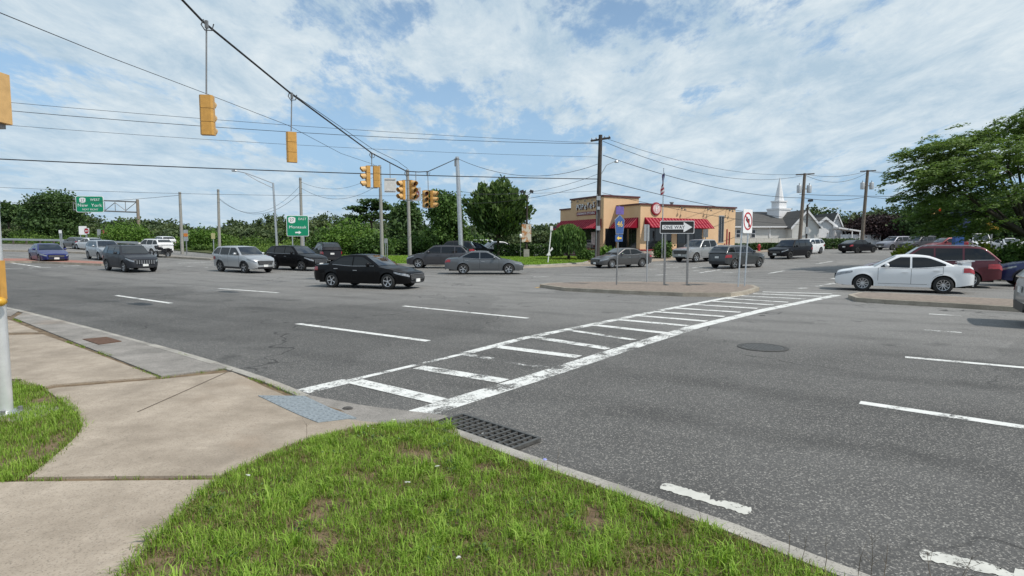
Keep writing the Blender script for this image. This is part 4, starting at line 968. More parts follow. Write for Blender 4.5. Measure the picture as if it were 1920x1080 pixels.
# ------------------------------------------------------------------ signs
def rrect(w_, h_, r=.06, n=4, cx=0, cz=0):
    p = []
    for sx_, sz, a0 in ((1, 1, 0), (-1, 1, 90), (-1, -1, 180), (1, -1, 270)):
        for k in range(n+1): a = R(a0+90*k/n); p.append((cx+sx_*(w_/2-r)+r*math.cos(a), cz+sz*(h_/2-r)+r*math.sin(a)))
    return p
def post(parent, x, z0, z1_, y=.05, w_=.06, m=None): return MB().box((x, y, (z0+z1_)/2), (w_, w_, z1_-z0)).build('post', m or M_STEELD, parent)
def shield27(par, cx, cz, s, y):
    hexp = [(cx-s*.5, cz+s*.30), (cx-s*.30, cz+s*.42), (cx, cz+s*.47), (cx+s*.30, cz+s*.42), (cx+s*.5, cz+s*.30), (cx+s*.46, cz-s*.30), (cx+s*.25, cz-s*.42), (cx, cz-s*.47), (cx-s*.25, cz-s*.42), (cx-s*.46, cz-s*.30)]
    sh = MB().plate(hexp, y-.008, y).build('route_shield', M_SIGNW, par); text('lettering', '27', s*.62, M_SIGNK, sh, (cx, y-.012, cz-.01*s))
# overhead gantry "27 WEST New York"
gb = st(262, 84); G_ = thing('gantry_sign', 'green overhead highway sign for New York on a truss gantry', 'highway sign', gb, R(6))
s84 = FPX/84; gx = lambda px: (px-262)/s84; gz = lambda py: at(262, py, 84).z-gb.z
MB().tube([(0, 0, -.3), (0, 0, gz(374))], [.24, .19], 12).build('column', bark('weathered_steel', (.20, .16, .125), (.32, .27, .22)), G_, smooth=50)
for py in (377.5, 397): MB().tube([(0, .1, gz(py+1)), (gx(150), .1, gz(py-3))], .10, 8).build('chord', M_STEELD, G_)
for i in range(6):
    x0, x1 = gx(258-i*18), gx(258-(i+1)*18); MB().tube([(x1, .1, gz(380 if i % 2 else 395)), (x0, .1, gz(395 if i % 2 else 380))], .045, 6).build('diagonal', M_STEELD, G_); MB().tube([(x1, .1, gz(379)), (x1, .1, gz(396))], .045, 6).build('strut', M_STEELD, G_)
cx_, cz_ = gx(180), gz(383.5); sw, sh_ = 48/s84, 30/s84
pn = MB().plate(rrect(sw, sh_, .25, 4, cx_, cz_), -.14, -.10).build('panel_border', M_SIGNW, G_); MB().plate(rrect(sw-.16, sh_-.16, .22, 4, cx_, cz_), -.155, -.14).build('panel', M_GREEN, G_)
shield27(G_, cx_-.95, cz_+.55, .85, -.16)
text('lettering', 'WEST', .50, M_SIGNW, G_, (cx_+.75, -.17, cz_+.62)); text('lettering', 'New  York', .62, M_SIGNW, G_, (cx_, -.17, cz_-.18), sx=1.12); text('lettering', 'NEXT RIGHT', .36, M_SIGNW, G_, (cx_+.05, -.17, cz_-.78))
# "27 EAST Montauk ->"
mb = st(560, 52); E_ = thing('highway_sign', 'green eastbound Montauk sign with arrow on two posts', 'highway sign', mb, R(14)); s52 = FPX/52
zb_, zt2 = at(560, 443, 52).z-mb.z, at(560, 404, 52).z-mb.z; hz_, cz_ = zt2-zb_, (zt2+zb_)/2; sw = 39/s52
for x in (-.48, .50): post(E_, x, -.2, zt2-.2, .07, .09, M_STEEL)
MB().plate(rrect(sw, hz_, .13, 4, 0, cz_), -.02, .02).build('panel_border', M_SIGNW, E_); MB().plate(rrect(sw-.09, hz_-.09, .11, 4, 0, cz_), -.032, -.02).build('panel', M_GREEN, E_)
shield27(E_, -.48, cz_+.52, .62, -.036); text('lettering', 'EAST', .30, M_SIGNW, E_, (.42, -.042, cz_+.62)); text('lettering', 'Montauk', .36, M_SIGNW, E_, (0, -.042, cz_-.12), sx=1.12)
MB().plate([(-.22, cz_-.54), (.08, cz_-.54), (.08, cz_-.44), (.30, cz_-.60), (.08, cz_-.76), (.08, cz_-.66), (-.22, cz_-.66)], -.044, -.034).build('arrow', M_SIGNW, E_)

# ONE WAY sign on the median island
Zi = 24.3
def isl_base(px, Y, h=.14): p = st(px, Y); return Vector((p.x, p.y, h))
b1 = isl_base(1267, Zi); W_ = thing('one_way_sign', 'black and white ONE WAY arrow sign on two posts on the median', 'road sign', b1, R(-4)); si = FPX/Zi
zt_, zb_ = at(1268, 414, Zi).z-b1.z, at(1268, 438, Zi).z-b1.z; cz_ = (zt_+zb_)/2; hh = zt_-zb_; sw = 63/si
for x in (-.48, .48): post(W_, x, -.05, zt_-.04, .045, .075, M_STEELD)
MB().plate(rrect(sw, hh, .05, 3, 0, cz_), -.012, .0).build('panel', M_SIGNW, W_); MB().plate(rrect(sw-.05, hh-.05, .04, 3, 0, cz_), -.018, -.012).build('field', M_SIGNK, W_)
aw = sw/2-.09; ah = hh*.17
ar = MB().plate([(-aw, cz_+ah), (aw-.36, cz_+ah), (aw-.36, cz_+ah*2.35), (aw, cz_), (aw-.36, cz_-ah*2.35), (aw-.36, cz_-ah), (-aw, cz_-ah)], -.024, -.018).build('arrow', M_SIGNW, W_)
text('lettering', 'ONE WAY', .185, M_SIGNK, ar, (-.13, -.027, cz_-.005), depth=.003, sx=1.0)
for x in (-.46, .50): MB().lathe([(0, 0), (.10, 0), (.08, .05), (0, .06)], 8, 'Z', (x+.08, -.02, 0)).build('base_stub', M_IRON, W_)
# no left turn
b1 = isl_base(1394, 23.6); N_ = thing('no_turn_sign', 'white sign with red ring and black bent arrow on leaning posts', 'road sign', b1, R(42)); si = FPX/23.6
zt_, zb_ = at(1406, 392, 23.6).z-b1.z, at(1406, 437, 23.6).z-b1.z; cz_ = (zt_+zb_)/2; hh = zt_-zb_; sw = .80
for x in (-.28, .28): MB().tube([(x-.1, .05, -.05), (x+.14, .05, zt_-.1)], .032, 6).build('post', M_STEEL, N_)
ox = .16
MB().plate(rrect(sw, hh, .05, 3, ox, cz_), -.02, .0).build('panel', M_SIGNW, N_)
MB().lathe([(.37, -.02), (.37, -.026), (.305, -.026), (.305, -.02)], 32, 'Y', (ox, 0, cz_)).build('ring', M_RED, N_)
MB().plate([(ox+.05, cz_-.24), (ox+.14, cz_-.24), (ox+.14, cz_+.10), (ox-.02, cz_+.10), (ox-.02, cz_+.19), (ox-.20, cz_+.055), (ox-.02, cz_-.08), (ox-.02, cz_+.01), (ox+.05, cz_+.01)], -.026, -.02).build('arrow', M_SIGNK, N_)
MB().box((ox, -.027, cz_), (.065, .008, .66), 0, R(-45)).build('slash', M_RED, N_)
# county route 46
b1 = isl_base(1157, 24.6); C_ = thing('route_sign', 'blue pentagon county route 46 shield on a thin post', 'road sign', b1, R(34)); si = FPX/24.6
Zq = lambda py: at(1160, py, 24.6).z-b1.z
MB().tube([(0, .04, -.05), (.10, .04, Zq(385))], .032, 6).build('post', M_STEELD, C_)
c0 = .09
MB().plate(rrect(.46, Zq(387)-Zq(402), .03, 3, c0+.0, (Zq(387)+Zq(402))/2), -.02, 0).build('top_plate', M_PURP, C_)
zt_, zb_ = Zq(403), Zq(438)
pent = [(0, zt_), (.27, zt_-.22), (.20, zb_), (-.20, zb_), (-.27, zt_-.22)]
MB().plate([(c0+x*1.08, (z-(zt_+zb_)/2)*1.06+(zt_+zb_)/2) for x, z in pent], -.012, 0).build('shield_border', M_SIGNBACK, C_); sh = MB().plate([(c0+x, z) for x, z in pent], -.02, -.012).build('shield', M_BLUE, C_)
text('lettering', '46', .34, M_YELLOWTXT, sh, (c0, -.026, Zq(420.5)), sx=.95)
MB().plate(rrect(.44, Zq(440)-Zq(453), .03, 3, c0-.03, (Zq(440)+Zq(453))/2), -.02, 0).build('arrow_plate', M_BLUE, C_); za = (Zq(440)+Zq(453))/2
MB().plate([(c0-.17, za), (c0-.05, za+.09), (c0-.05, za+.035), (c0+.11, za+.035), (c0+.11, za-.035), (c0-.05, za-.035), (c0-.05, za-.09)], -.026, -.02).build('arrow', M_YELLOWTXT, C_)
# sign seen from its bare back
b1 = isl_base(1211, 26.5, .14); B_ = thing('road_sign', 'small bare-backed sign on a thin post left of the ONE WAY sign', 'road sign', b1, R(55)); Zq = lambda py: at(1212, py, 26.5).z-b1.z
MB().tube([(0, -.04, -.05), (0, -.04, Zq(421))], .032, 6).build('post', M_STEEL, B_); MB().plate(rrect(.62, Zq(421)-Zq(452), .04, 3, 0, (Zq(421)+Zq(452))/2), -.004, .012).build('panel', M_SIGNBACK, B_)
def small_sign(label, name, px, Y, pyt, pyb, wid, m, rz=0, shape='rect', posts=(0,), disc=None, group='small signs far off', legs=M_STEEL):
    b = st(px, Y); r = thing(name, label, 'road sign', b, rz, group); zt, zb = at(px, pyt, Y).z-b.z, at(px, pyb, Y).z-b.z; cz = (zt+zb)/2
    for x in posts: post(r, x, -.2, zt-.05, .05, .08, legs)
    MB().plate(rrect(wid, zt-zb, min(wid, zt-zb)*(.49 if shape == 'disc' else .06), 6, 0, cz), -.02, .01).build('panel', m, r)
    if disc: MB().plate(rrect(wid*.86, wid*.86, wid*.42, 6, 0, cz), -.03, -.02).build('disc', disc, r); MB().box((0, -.034, cz), (wid*.58, .008, wid*.15)).build('bar', M_SIGNW, r)
    return r
small_sign('white board behind the red round sign on the left approach', 'road_sign', 157, 81, 424, 440, 1.0, M_SIGNW, R(10), posts=(-.35, .35))
small_sign('red and white no-entry sign at the left approach', 'no_entry_sign', 164, 80, 427.5, 438.5, .86, M_SIGNW, R(-12), disc=M_RED, posts=(0,))
small_sign('pale sign back between the two red signs', 'road_sign', 187, 82, 430, 444, .5, M_SIGNBACK)
small_sign('faded red sign against the brush near the gantry', 'road_sign', 198, 82, 432, 442, .7, flat('sign_red_faded', (.34, .08, .06), .5), R(8))
small_sign('small street name board on two posts near the gantry column', 'street_sign', 233, 83, 433.5, 437.5, .85, M_SIGNW, posts=(-.38, .38))
small_sign('white sign on twin posts right of the blue sedan', 'road_sign', 115, 66, 431.5, 437.5, .32, M_SIGNW, posts=(-.08, .10))
small_sign('grey marker board with orange square at the brush pole', 'marker_board', 350, 61, 431, 452, .46, M_SIGNBACK)
mk_ = [o for o in bpy.data.objects if o.name == 'marker_board'][0]; MB().box((0, -.04, at(350, 440.5, 61).z-mk_.location.z), (.40, .03, .34)).build('orange_square', flat('marker_orange', (.6, .2, .03), .5), mk_)
small_sign('grey marker board with yellow strip left of the plain pole', 'marker_board', 401, 61, 437, 448, .40, flat('marker_olive', (.45, .42, .2), .5))
small_sign('narrow sign board beside the pole on the verge', 'road_sign', 724, 52, 447, 456, .28, M_SIGNBACK, posts=(-.05, .12)); 
small_sign('grey sign before the restaurant side wall', 'road_sign', 1322, 57, 430, 445, .48, M_STEELD)
# lamp and poster pole in front of the hedge
b1 = st(987, 57.5); K_ = thing('lamp_pole', 'dark pole with two floodlights above a food poster', 'lamp pole', (b1.x, b1.y, b1.z+.1)); Zq = lambda py: at(987, py, 57.5).z-b1.z-.1
MB().tube([(0, 0, .4), (.05, 0, Zq(366))], .11, 10).build('shaft', M_WOODDARK, K_); MB().prism([(-.28, -.28), (.28, -.28), (.28, .28), (-.28, .28)], -.1, .85).build('footing', M_CURB, K_)
for s, dx in ((-1, -.35), (1, .40)):
    MB().tube([(.05, 0, Zq(366)), (dx*.8, 0, Zq(366)+.1), (dx, 0, Zq(361))], .035, 6).build('arm', M_BLACK, K_); MB().box((dx+.1*s, -.05, Zq(359)), (.42, .34, .26), 0, .3*s, .8).build('floodlight', M_BLACK, K_)
s = NT('poster_print'); s.set(.5); pv = s.pos(True); n1 = s.noise(2.3, 5, .6, pv, .5); s.col(s.ramp(n1, [(.36, (.72, .66, .58)), (.48, (.70, .60, .50)), (.54, (.50, .20, .07)), (.62, (.62, .34, .16)), (.72, (.75, .70, .62))]))
pw = thing('poster', 'pale food poster in a frame on the floodlight pole', 'poster', (b1.x, b1.y-.16, b1.z+.1)); zt, zb = Zq(420), Zq(454)
MB().box((0, .015, (zt+zb)/2), (1.0, .05, zt-zb)).build('frame', M_WOODDARK, pw); MB().box((0, -.018, (zt+zb)/2), (.94, .012, zt-zb-.06)).build('print', s.m, pw)
# white service post on the verge
b1 = st(1027, 47.2); V_ = thing('service_post', 'slim white post with small box and signs on the verge', 'post', (b1.x, b1.y, b1.z+.13)); Zq = lambda py: at(1029, py, 47.2).z-b1.z-.13
MB().tube([(0, 0, -.1), (.28, 0, Zq(428))], .045, 8).build('post', M_WHITE, V_); MB().box((.30, 0, Zq(428)), (.22, .18, .36)).build('box', M_WHITE, V_); MB().box((.56, .05, Zq(426)), (.30, .15, .18)).build('hood', M_BLACK, V_)
MB().plate([(-.12, Zq(479)), (.24, Zq(479)), (.14, Zq(470))], -.08, -.06).build('lower_sign', M_WHITE, V_); MB().plate([(.10, Zq(472)), (.34, Zq(463)), (.44, Zq(467)), (.2, Zq(472))], -.08, -.06).build('upper_sign', M_WHITE, V_)
b1 = st(976, 57); V2 = thing('globe_lamp', 'small white globe lamp beside the poster pole', 'lamp', (b1.x, b1.y, b1.z+.1)); MB().tube([(0, 0, 0), (0, 0, 2.1)], .03, 6).build('post', M_STEELD, V2); MB().lathe([(0, 1.95), (.12, 2.0), (.14, 2.2), (.1, 2.38), (0, 2.4)], 10).build('globe', M_WHITE, V2, smooth='all')
# hydrant
b1 = st(1423, 70); Hy = thing('fire_hydrant', 'red fire hydrant on the pavement before the church wall', 'hydrant', (b1.x, b1.y, b1.z+.12))
MB().lathe([(.2, 0), (.2, .06), (.13, .08), (.13, .62), (.17, .66), (.15, .78), (.06, .86), (0, .88)], 12).build('barrel', M_RED, Hy, smooth=40)
for s in (-1, 1): MB().lathe([(.07, .10*s), (.07, .24*s), (0, .25*s)], 8, 'X', (0, 0, .5)).build('outlet', M_RED, Hy)
# guardrail far left
ga = [Vector((st(p, y).x, st(p, y).y, 0)) for p, y in ((-500, 94), (-250, 92), (0, 88), (100, 84.5), (180, 81.5), (260, 77))]
gr_ = thing('guardrail', 'long steel guardrail along the woods on the left approach', 'guardrail', ga[0]); A0 = ga[0]; pts = []
for a, b in zip(ga, ga[1:]):
    for k in range(8): pts.append(a.lerp(b, k/8))
pts.append(ga[-1])
rl = MB(); rows = [(.48, 0), (.54, -.05), (.62, 0), (.70, -.05), (.78, 0)]; vs = [Vector((p.x, p.y+dy, T(p.x, p.y)+z+.1))-A0 for p in pts for z, dy in rows]
rl.add(vs, [(i*5+j, (i+1)*5+j, (i+1)*5+j+1, i*5+j+1) for i in range(len(pts)-1) for j in range(4)]); rl.build('rail', M_STEEL, gr_)
for p in pts[::2]: MB().box((p.x-A0.x, p.y-A0.y+.1, T(p.x, p.y)-A0.z+.35), (.15, .15, .9)).build('post', M_WOODPOLE, gr_)
# ------------------------------------------------------------------ restaurant
def rendered_wall(name, a, b):
    s = NT(name); s.set(.85, 0, .2); p = s.pos(); n = s.noise(.8, 6, .6, p); st_ = s.noise(1.2, 5, .6, p, .3, (3, 3, .35)); c = s.mix(s.mr(n, .3, .7), a, b); c = s.mix(s.mr(st_, .55, .8, 0, .22), c, tuple(x*.6 for x in a)); s.col(c); s.bump(s.noise(30, 3, .6, p), .2, .01); return s.m
M_TAN = rendered_wall('stucco_tan', (.64, .43, .255), (.71, .49, .30))
M_CAP = flat('cap_brown_red', (.10, .028, .026), .5)
M_TRIMR = flat('trim_red', (.28, .02, .03), .5); M_AWN = flat('awning_red', (.22, .006, .022), .75, 0, .15, var=.15); M_AWNP = flat('awning_pale_red', (.46, .10, .12), .75, 0, .15, var=.1)
s = NT('stone_veneer'); s.set(.85); vo = s.n('ShaderNodeTexVoronoi'); vo.inputs['Scale'].default_value = 3.2; s.l(s.pos(), vo.inputs['Vector']); sc_ = s.n('ShaderNodeSeparateColor'); s.l(vo.outputs['Color'], sc_.inputs[0]); s.col(s.ramp(sc_.outputs[0], [(0, (.16, .13, .11)), (.5, (.36, .30, .26)), (1, (.50, .45, .40))])); s.bump(vo.outputs['Distance'], .4, .03); M_STONE = s.m
s = NT('shop_glass'); s.set(.05, 0, .7); s.b.inputs['Base Color'].default_value = (.012, .013, .015, 1); M_SHOP = s.m
C0 = Vector((13.0, 58.0, 0)); z0 = T(16, 62)+.05; C0.z = z0
# local frame: +X along the right face (away), front face runs along +Y, so X=-? is the street side
rest = thing('restaurant', 'tan fried chicken restaurant with red striped awnings and dark roof cap', 'restaurant', C0, math.atan2(.467, .884))
Zr = lambda py, s_: (HORIZ-py)/s_+CAMZ-z0
HB, HT = 6.05-z0, 7.10-z0                 # parapet of main block and of tower (above pad)
LX, DY = 13.7, 12.4; ty0, ty1, ty2, pr_ = 3.8, 10.0, 12.25, 1.75
def bx(nm, x0, x1, y0, y1, za, zb, m, par=rest): return MB().box(((x0+x1)/2, (y0+y1)/2, (za+zb)/2), (x1-x0, y1-y0, zb-za)).build(nm, m, par)
bx('main_wall', 0, LX, 0, DY, .62, HB-.16, M_TAN); bx('tower_wall', -pr_, 3, ty0, ty1, .62, HT-.17, M_TAN); bx('wing_wall', -pr_+.02, 2, ty1, ty2, .62, HB-.15, M_TAN)
bx('main_cap', -.12, LX+.12, -.12, DY+.1, HB-.16, HB, M_CAP); bx('tower_cap', -pr_-.12, 3.1, ty0-.12, ty1+.1, HT-.17, HT, M_CAP); bx('wing_cap', -pr_-.09, 2, ty1+.1, ty2+.1, HB-.15, HB+.01, M_CAP)
bx('stone_base', -.10, LX+.02, -.10, DY, -.5, .58, M_STONE); bx('tower_stone_base', -pr_-.08, 3, ty0-.08, ty1+.08, -.5, .58, M_STONE); bx('wing_stone_base', -pr_-.06, 2, ty1+.08, ty2+.05, -.5, .58, M_STONE)
bx('base_trim', -.14, LX+.03, -.14, DY, .58, .70, M_TRIMR); bx('tower_base_trim', -pr_-.12, 3, ty0-.12, ty1+.12, .58, .70, M_TRIMR)
for nm, x, y in (('corner_downpipe', LX-.9, -.06),): MB().tube([(x, y, .7), (x, y, 2.6)], .06, 6).build(nm, M_TRIMR, rest)
def window(nx, ny, axis, c, a0, a1, za, zb, mull=1, par=rest):
    # axis 'y': on the street face (x=c, runs along y); axis 'x': on the right face (y=c, runs along x)
    if axis == 'y': w_ = bx('window', c-.03, c+.02, a0, a1, za, zb, M_BLACK); 
    else: w_ = bx('window', a0, a1, c-.03, c+.02, za, zb, M_BLACK)
    n = mull+1
    for i in range(n):
        p0, p1 = a0+(a1-a0)*i/n+.05, a0+(a1-a0)*(i+1)/n-.05
        (bx('pane', c-.045, c-.03, p0, p1, za+.06, zb-.06, M_SHOP, w_) if axis == 'y' else bx('pane', p0, p1, c-.045, c-.03, za+.06, zb-.06, M_SHOP, w_))
    return w_
wz0, wz1 = .72, 3.0
window(0, 0, 'y', -pr_, ty0+.7, ty1-.3, wz0, wz1, 3); window(0, 0, 'y', -pr_+.02, ty1+.2, ty2-.3, wz0, wz1, 1); window(0, 0, 'y', 0, .55, 3.6, .72, 3.0, 3); window(0, 0, 'x', ty0, -pr_+.25, -.1, wz0, wz1-.1, 0)
window(0, 0, 'x', 0, .8, 4.2, wz0, 3.0, 2); window(0, 0, 'x', 0, 5.0, 8.6, wz0, 3.0, 2)
nw = bx('slit_window', 11.1, 11.9, -.04, .02, 1.4, 4.4, M_SIGNBACK)
for k in (0, 1): bx('pane', 11.16+.38*k, 11.46+.38*k, -.055, -.04, 1.5, 4.3, M_SHOP, nw)
bx('window_poster', -pr_-.06, -pr_-.05, 5.1, 5.9, 1.2, 2.55, flat('poster_pale', (.55, .45, .42), .5, var=.3, scale=4)); bx('wall_stripe', LX-1.35, LX-1.2, -.05, 0, .7, 2.9, M_TRIMR)
for k in range(3): bx('stand_pipe', 11.9+.3*k, 12.0+.3*k, -.2, -.1, .5, 1.3-.1*k, M_TRIMR)
def awning(axis, c, a0, a1, zb, zt, dep, n, sgn=-1):
    fr = bpy.data.objects.new('awning', MB().box((0, 0, 0), (.01, .01, .01)).mesh('awning')); 
    pts = [(c, zt), (c+sgn*dep, zb), (c+sgn*dep, zb-.06), (c, zb-.06)]
    def ext(nm, p0, p1, m, lift, par):
        q = [(x-(lift if i in (1, 2) else 0)*(-sgn)*-1 if False else x+sgn*lift, z+lift*.8) for i, (x, z) in enumerate(pts)]
        vs = [((x, p, z) if axis == 'y' else (p, x, z)) for p in (p0, p1) for x, z in q]
        return MB().add(vs, [(0, 1, 2, 3), (7, 6, 5, 4), (0, 4, 5, 1), (1, 5, 6, 2), (2, 6, 7, 3), (3, 7, 4, 0)]).build(nm, m, par)
    base = ext('awning', a0, a1, M_AWN, 0, rest)
    for i in range(n):
        p = a0+(a1-a0)*(i+.25)/n; ext('stripe', p, p+(a1-a0)/n*.28, M_AWNP, .018, base)
    return base
awning('y', -pr_, ty0+.35, ty2-.1, 2.95, 3.95, 1.15, 22); awning('y', 0, .30, 3.75, 2.95, 3.95, 1.05, 9); awning('x', 0, .55, 9.3, 2.95, 3.95, 1.1, 20)
# lettering: white channel letters on dark backs, tagline board, round emblem
lt_ = ['P', 'o', 'P', 'e', 'Y', 'e', 'S']; sign = bx('sign_board', -pr_-.06, -pr_-.0, 5.15, 8.75, 4.42, 4.80, flat('tagline_red', (.24, .03, .05), .5))
Mrot = Matrix.Rotation(R(-90), 4, 'Z')
def side_text(s_, size, depth, m, y, z, x, par, nm, sx_=1.0):
    me = text_mesh(s_, size, depth, sx=sx_); me.transform(Mrot); return ob(nm, me, m, par, loc=(x, y, z))
ys = 8.52
for i, ch in enumerate(('P', 'O', 'P', 'e', 'Y', 'e', 'S')):
    wdt = .50; y = ys-.52*i; sz = .88 if ch.isupper() else 1.0; dz = (.0, .06, -.02, -.02, .12, .0, .12)[i]+.03*i
    side_text(ch, sz, .05, M_CAP, y-.035, 5.33+dz*.5-.035, -pr_-.06, sign, 'letter_back', .78); side_text(ch, sz, .04, M_SIGNW, y, 5.33+dz*.5, -pr_-.13, sign, 'letter', .78)
side_text('LOUISIANA KITCHEN', .34, .012, M_SIGNW, 6.95, 4.61, -pr_-.075, sign, 'tagline', .98)
em = MB().lathe([(0, -.16), (.62, -.16), (.66, -.10), (.66, 0)], 28, 'Y', (2.0, 0, 4.86)).build('round_emblem', flat('emblem_red', (.28, .015, .03), .4), rest, smooth=40)
MB().lathe([(0, -.185), (.50, -.185), (.50, -.16)], 24, 'Y', (2.0, 0, 4.86)).build('emblem_disc', flat('emblem_pink', (.62, .42, .42), .5, var=.35, scale=3), em); me = text_mesh('P', .85, .012); ob('emblem_letter', me, M_SIGNW, em, loc=(2.0, -.20, 4.86))
for x in (5.2, 9.0, 12.3):
    for dx in (0, .45):
        g_ = MB().tube([(x+dx, 0, 5.05-.1*(dx > 0)), (x+dx, -.3, 5.2-.1*(dx > 0)), (x+dx, -.42, 5.02-.1*(dx > 0))], .025, 5).build('wall_lamp', M_BLACK, rest); MB().lathe([(0, .1), (.14, -.08)], 8, 'Z', (x+dx, -.42, 4.98-.1*(dx > 0))).build('lamp_shade', M_BLACK, g_)
for y in (5.2, 6.6, 8.0, 9.2):
    g_ = MB().tube([(-pr_, y, 6.15), (-pr_-.35, y, 6.25), (-pr_-.45, y, 6.02)], .025, 5).build('wall_lamp', M_BLACK, rest); MB().lathe([(0, .1), (.14, -.08)], 8, 'Z', (-pr_-.45, y, 5.98)).build('lamp_shade', M_BLACK, g_)
MB().lathe([(.16, 0), (.16, .5), (.24, .52), (.24, .62), (0, .66)], 10, 'Z', (7.0, 3, HB-.1)).build('flue', M_STEELD, rest)
for k in range(4): bx('planter_rail', -pr_-1.5, -pr_-1.35, ty0+.4, ty1, .05+.22*k, .17+.22*k, flat('rail_maroon', (.16, .05, .05), .6))

# flag pole
b1 = st(1241, 56); Fp = thing('flagpole', 'tall pale flagpole in front of the restaurant', 'flagpole', (b1.x, b1.y, b1.z+.1)); zt = at(1241, 317, 56).z-b1.z-.1
MB().tube([(0, 0, 0), (0, 0, zt)], [.07, .04], 8).build('shaft', M_STEEL, Fp); MB().lathe([(0, zt-.02), (.07, zt+.05), (0, zt+.13)], 8).build('finial', M_CHROME, Fp)
fl = thing('flag', 'limp red white and blue striped flag hanging on the flagpole', 'flag', (b1.x, b1.y, b1.z+.1+zt-.25))
def drape(u_, v_): return Vector((.05-.38*u_*(.35+.65*v_)+.06*math.sin(9*v_+u_*5), -.03+.13*math.sin(u_*9+v_*2)*u_, -2.1*v_*(1-.0*u_)-.35*u_))
for i in range(9):
    v0, v1 = i/9, (i+1)/9; MB().grid(lambda a, b: drape(a, v0+(v1-v0)*b)+Vector((0, .0, 0)), 10, 2).build('stripe', flat('flag_red', (.32, .03, .05), .7) if i % 2 == 0 else flat('flag_white', (.6, .58, .58), .7), fl, smooth='all', fix=False)
MB().grid(lambda a, b: drape(a*.75, b*.45)+Vector((0, -.015, 0)), 8, 6).build('canton', flat('flag_blue', (.03, .035, .13), .7), fl, smooth='all', fix=False)

# ------------------------------------------------------------------ church
s = NT('shingle_roof'); s.set(.9); p = s.pos(); br = s.n('ShaderNodeTexBrick'); br.inputs['Scale'].default_value = 1.6; br.inputs['Color1'].default_value = (.065, .063, .06, 1); br.inputs['Color2'].default_value = (.095, .092, .088, 1); br.inputs['Mortar'].default_value = (.04, .04, .04, 1); s.l(p, br.inputs['Vector']); s.col(s.mix(s.mr(s.noise(.5, 4, .6, p), .3, .7, 0, .5), br.outputs['Color'], (.10, .097, .09))); M_ROOF = s.m
s = NT('church_siding'); s.set(.7); p = s.pos(); wv = s.n('ShaderNodeTexWave', wave_type='BANDS', bands_direction='Z'); wv.inputs['Scale'].default_value = 1.6; s.l(p, wv.inputs['Vector']); s.col(s.mix(s.mr(s.noise(.7, 4, .6, p), .3, .7), (.55, .55, .53), (.63, .625, .60))); s.bump(wv.outputs['Fac'], .3, .03); M_SIDE = s.m
M_CHW = flat('church_white', (.74, .74, .75), .6, var=.05)
cb = st(1377, 84); ch_ = thing('church', 'pale grey church with long grey roof and white gables', 'church', (cb.x-1, cb.y, cb.z+.1)); s84 = FPX/84; o_ = ch_.location
X = lambda px: (px-960)/FPX*84-o_.x
Z = lambda py: at(1450, py, 84).z-o_.z
def gable(par, x0, x1, y0, y1, ze, zp, m_wall, trim=True, axis='y', ov=.35):
    # ridge along y (gable faces the viewer) or along x
    if axis == 'y':
        xm = (x0+x1)/2
        MB().add([(x0, y0, 0), (x1, y0, 0), (x1, y0, ze), (xm, y0, zp), (x0, y0, ze), (x0, y1, 0), (x1, y1, 0), (x1, y1, ze), (xm, y1, zp), (x0, y1, ze)], [(0, 1, 2, 3, 4), (9, 8, 7, 6, 5), (0, 4, 9, 5), (1, 6, 7, 2)]).build('wall', m_wall, par)
        k = ov*(zp-ze)/(xm-x0)
        for sx_, xe in ((-1, x0-ov), (1, x1+ov)):
            MB().add([(xe, y0-ov, ze-k), (xm, y0-ov, zp), (xm, y1, zp), (xe, y1, ze-k), (xe, y0-ov, ze-k+.14), (xm, y0-ov, zp+.14), (xm, y1, zp+.14), (xe, y1, ze-k+.14)], [(0, 1, 2, 3), (7, 6, 5, 4), (0, 4, 5, 1), (1, 5, 6, 2), (2, 6, 7, 3), (3, 7, 4, 0)]).build('roof', M_ROOF, par)
            if trim: MB().add([(xe, y0-ov-.06, ze-k-.22), (xm, y0-ov-.06, zp-.22), (xm, y0-ov-.06, zp+.16), (xe, y0-ov-.06, ze-k+.16), (xe, y0-ov-.005, ze-k-.22), (xm, y0-ov-.005, zp-.22), (xm, y0-ov-.005, zp+.16), (xe, y0-ov-.005, ze-k+.16)], [(0, 1, 2, 3), (7, 6, 5, 4), (0, 4, 5, 1), (1, 5, 6, 2), (2, 6, 7, 3), (3, 7, 4, 0)]).build('gable_trim', M_CHW, par)
    else:
        ym = (y0+y1)/2
        MB().box(((x0+x1)/2, ym, ze/2), (x1-x0, y1-y0, ze)).build('wall', m_wall, par)
        MB().add([(x0, y0-.4, ze-.1), (x1, y0-.4, ze-.1), (x1, ym, zp), (x0, ym, zp), (x1, y1+.4, ze-.1), (x0, y1+.4, ze-.1)], [(0, 1, 2, 3), (3, 2, 4, 5), (0, 3, 5), (1, 4, 2), (0, 5, 4, 1)]).build('roof', M_ROOF, par)
        MB().box(((x0+x1)/2, y0-.44, ze-.12), (x1-x0, .08, .2)).build('gutter', M_CHW, par)
gable(ch_, X(1340), X(1530), 0, 14, Z(424), Z(392), M_SIDE, axis='x')
gable(ch_, X(1395), X(1455), 12, 20, Z(418), Z(391), M_SIDE)
gable(ch_, X(1473), X(1522), -1.6, 9, Z(424), Z(396), M_SIDE)
gable(ch_, X(1505), X(1570), 3.5, 12, Z(424), Z(399), M_SIDE, axis='x')
gable(ch_, X(1519), X(1555), -.8, 6, Z(423), Z(409), M_CHW)
gable(ch_, X(1555), X(1582), .6, 13, Z(431), Z(400), M_CHW)
for px in (1521, 1553): MB().box((X(px), -1.0, Z(435)), (.22, .22, Z(423)-Z(447))).build('porch_column', M_CHW, ch_)
